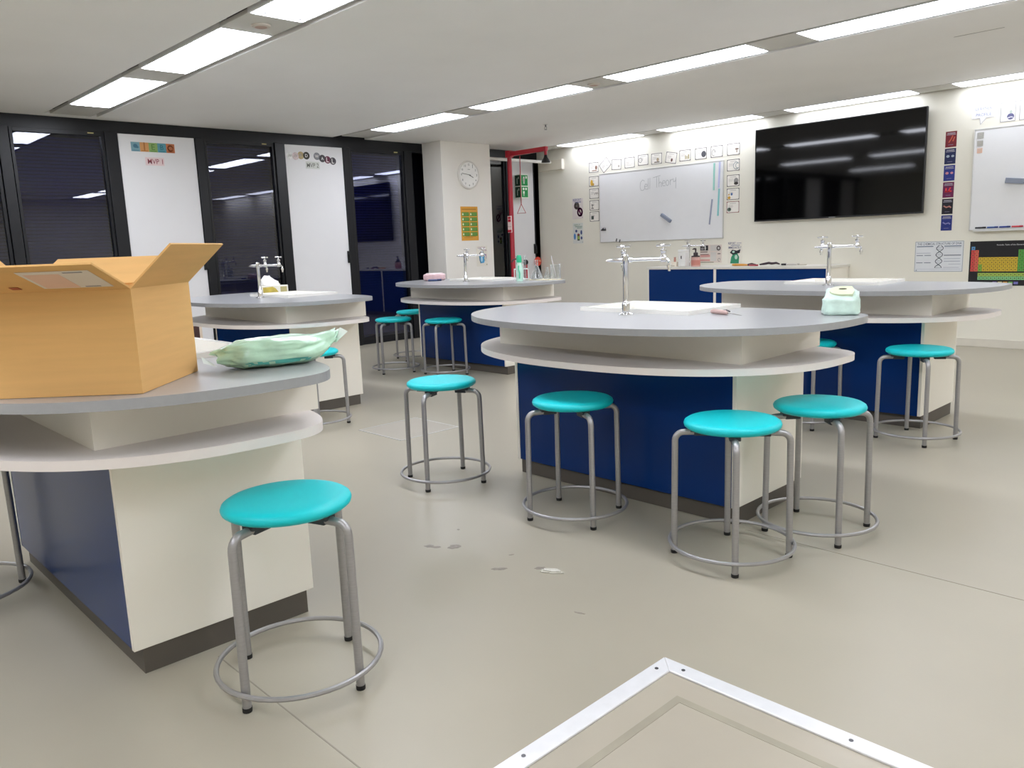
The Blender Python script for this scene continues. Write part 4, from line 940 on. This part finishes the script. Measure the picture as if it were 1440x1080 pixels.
# periodic table poster
PW, PH = 0.72, 0.475
o = card('periodic_table_poster', on_back(-2.852+PW/2, 0.912), BACK, PW, PH, '17171a', 'black periodic table poster with coloured cells at the right edge', 'poster')
lettering(o, 'Periodic Table of the Elements', 0.03, 0.195, 0.26, 'd8d8dc')
cw, chh = 0.0375, 0.0385; gx0, gy0 = -PW/2+0.015, 0.182
def cell(c, r, col): return (gx0+cw*c+0.0012, gx0+cw*(c+1)-0.0012, gy0-chh*(r+1)+0.0012, gy0-chh*r-0.0012)
cells = {}
for r in range(7):
    for c in range(18):
        if r == 0 and c not in (0, 17): continue
        if r in (1, 2) and 2 <= c < 12: continue
        if c == 0 and r == 0: k = '5a9ad0'
        elif c == 0: k = 'd9504c'
        elif c == 1: k = 'e06a56'
        elif c < 12: k = 'd8b93a' if not (c == 2 and r > 4) else '86b84a'
        elif c == 17: k = '52b4c4'
        elif c == 16: k = '5ab89a'
        else: k = '5aa84a'
        cells.setdefault(k, []).append(cell(c, r, k))
for r in (0, 1):
    for c in range(14): cells.setdefault('a9c65a' if r == 0 else '86c88a', []).append((gx0+cw*(c+2)+0.0012, gx0+cw*(c+3)-0.0012, -0.100-chh*(r+1), -0.100-chh*r-0.0024))
for k, rs in cells.items():
    m = MB()
    for q in rs: m.box(q[0], q[1], q[2], q[3], 0.003, 0.0038)
    b = m.build('element_cells', M(k, 0.6), o, smooth=False); b['kind'] = 'stuff'
    m = MB()
    for q in rs: m.box((q[0]+q[1])/2-0.006, (q[0]+q[1])/2+0.006, (q[2]+q[3])/2-0.005, (q[2]+q[3])/2+0.005, 0.0038, 0.0042)
    d = m.build('element_symbols', M('5c5030', 0.7), o, smooth=False); d['kind'] = 'stuff'
for i, k in enumerate(('8a78b8', 'e6e0a0', 'd8a03a', '78b060', '7a78c0')): rects(o, 'legend_patch', [(0.06+0.05*i-0.3+0.12, 0.10+0.05*i-0.3+0.12, -0.222, -0.196)], k)
# notices behind the counter
o = card('notice_sheet', on_back(-6.105, 1.076), BACK, 0.345, 0.245, 'e2d6cc', 'pinkish notice sheet with a black field behind the soap bottle', 'notice')
rects(o, 'photo_field', [(-0.165, -0.040, 0.045, 0.115)], '2c2a2e'); rects(o, 'photo_detail', [(-0.155, -0.11, 0.055, 0.085)], '8a8688', z=0.0036)
rects(o, 'colour_band', [(-0.165, -0.01, -0.045, -0.012), (-0.165, -0.01, -0.10, -0.075)], 'd8a09a'); rects(o, 'dark_bar', [(-0.165, -0.05, 0.020, 0.032), (-0.165, -0.03, -0.012, -0.004), (0.11, 0.155, -0.008, 0.004)], '6a5c5a', z=0.0032)
rects(o, 'pale_field', [(0.0, 0.155, 0.04, 0.115), (0.0, 0.09, -0.10, 0.02)], 'd6d2cc', z=0.0031); stroke(o, 'emblem', [ring(0.125, 0.075, 0.024, 0.026)], '5a4a4a', 0.014, z=0.0042); stroke(o, 'emblem', [ring(0.135, -0.085, 0.018, 0.022, 0, 300)], '9a908c', 0.006, z=0.0042)
rects(o, 'green_line', [(-0.165, 0.05, -0.121, -0.113)], '6a6a44', z=0.0032)
o = card('report_poster', on_back(-5.730, 1.085), BACK, 0.215, 0.290, 'eae6da', 'poster reading report immediately with a green figure, above the brush', 'poster')
lettering(o, 'REPORT', -0.045, 0.125, 0.11, '3c3f78', ysc=1.3); rects(o, 'text_line', [(0.025, 0.095, 0.122, 0.128), (-0.06, 0.075, 0.094, 0.102)], '7a7ca4'); lettering(o, 'IMMEDIATELY', 0.0, 0.068, 0.195, '3c3f78', ysc=1.3)
MB().prism([(-0.070, -0.145), (0.060, -0.145), (0.065, -0.06), (0.035, -0.005), (-0.02, -0.01), (-0.055, -0.06)], 0.003, 0.0036).build('picture', M('2f8a66', 0.6), o, smooth=False)
MB().prism([(-0.075, 0.0), (-0.03, -0.03), (0.075, -0.005), (0.085, 0.045), (0.03, 0.025), (-0.04, 0.040)], 0.0036, 0.0042).build('picture', M('24262e', 0.6), o, smooth=False)
discs(o, 'picture_detail', [(-0.02, 0.01, 0.020, 0.014), (0.02, -0.06, 0.022, 0.030)], 'b9d8c8', z=0.0043)

# signs on the white leaves
tcol = ['7fa8b4', 'd9a066', '8fb06a', '5a9aa8', 'c87a4e']
for i, c in enumerate(tcol):
    o = card('letter_tile', on_leaf(3.375+0.0955*i, 2.520), SIDE, 0.094, 0.100, c, ['grey blue letter tile, leftmost of five on the leaf', 'pale orange letter tile, second of five on the leaf', 'green letter tile in the middle of five on the leaf', 'teal letter tile, fourth of five on the leaf', 'brown orange tile, rightmost of five on the leaf'][i], 'letter tile', 0.002, 'letter tiles above the first leaf sign')
    dk = ['4f7f94', 'b4743c', '5a8840', '2f7482', 'a2502c'][i]
    if i == 0: discs(o, 'letter_blob', [(0.0, 0.008, 0.024, 0.022), (0.02, -0.004, 0.014, 0.012)], dk, z=0.002)
    elif i == 4: stroke(o, 'letter_ring', [ring(0.0, 0.0, 0.028, 0.028, 0, 330)], dk, 0.013, z=0.0024)
    else: lettering(o, 'IEB'[i-1], 0.0, 0.005, 0.014 if i == 1 else 0.036, dk, z=0.0024)
    rects(o, 'caption', [(-0.034, 0.034, -0.042, -0.036)], dk, z=0.002)
o = card('room_sign', on_leaf(3.568, 2.368), SIDE, 0.205, 0.088, 'e9d3d3', 'small pink paper sign reading MVP 1', 'sign', 0.002); lettering(o, 'MVP 1', 0.005, 0.0, 0.165, 'a04a58', z=0.0024, ysc=1.15)
WC = ['e8e8e6', 'd8c8c8', 'b8a478', '3c3a34', '8a8a90', '4a4648', '6a2c44', '4a464c']
for i, ch in enumerate('WORDWALL'):
    u = 5.250+0.078*i+(0.075 if i > 3 else 0); v = 2.512+(0.012 if i in (2, 3, 4) else 0)-0.013*max(0, i-4)
    o = bpy.data.objects.new('letter_disc', None)
    bpy.data.objects.remove(o)
    o = MB().lathe([(0.047, 0), (0.047, 0.002)], 24).build('letter_disc', M(WC[i], 0.6, var=0.2, scale=25), smooth=False)
    o.location = (XW+0.012+0.0024*(i % 2), u, v); o.rotation_euler = SIDE
    tag(o, ['pale grey round letter disc, leftmost above the second leaf sign', 'pinkish round letter disc, second above the second leaf sign', 'tan round letter disc, third above the second leaf sign', 'black round letter disc closing the first word on the second leaf',
            'grey round letter disc opening the second word on the second leaf', 'dark round letter disc, second of the second word on the leaf', 'dark wine red round letter disc on the second leaf', 'dark grey round letter disc, rightmost on the second leaf'][i], 'letter disc', 'round letter discs on the second leaf')
    lettering(o, ch, 0, 0, 0.05 if ch == 'W' else 0.036, 'f4f2ee' if i not in (0, 1, 2) else 'a8a09a', z=0.0024)
o = card('room_sign', on_leaf(5.568, 2.407), SIDE, 0.200, 0.090, 'd3d5cf', 'small grey paper sign reading MVP 2', 'sign', 0.002); lettering(o, 'MVP 2', 0.0, 0.0, 0.170, '66675f', z=0.0024, ysc=1.15)
o = card('door_notice', on_leaf(3.785, 0.415), SIDE, 0.235, 0.235, 'ead9c4', 'small cream notice with a dark brown field low on the leaf', 'notice', 0.002)
rects(o, 'dark_field', [(-0.085, 0.085, -0.085, 0.075)], '4a3230', z=0.002); rects(o, 'light_mark', [(-0.055, -0.035, 0.03, 0.05), (-0.055, -0.035, -0.01, 0.01), (-0.055, -0.035, -0.055, -0.035)], 'd8c4b4', z=0.0027)
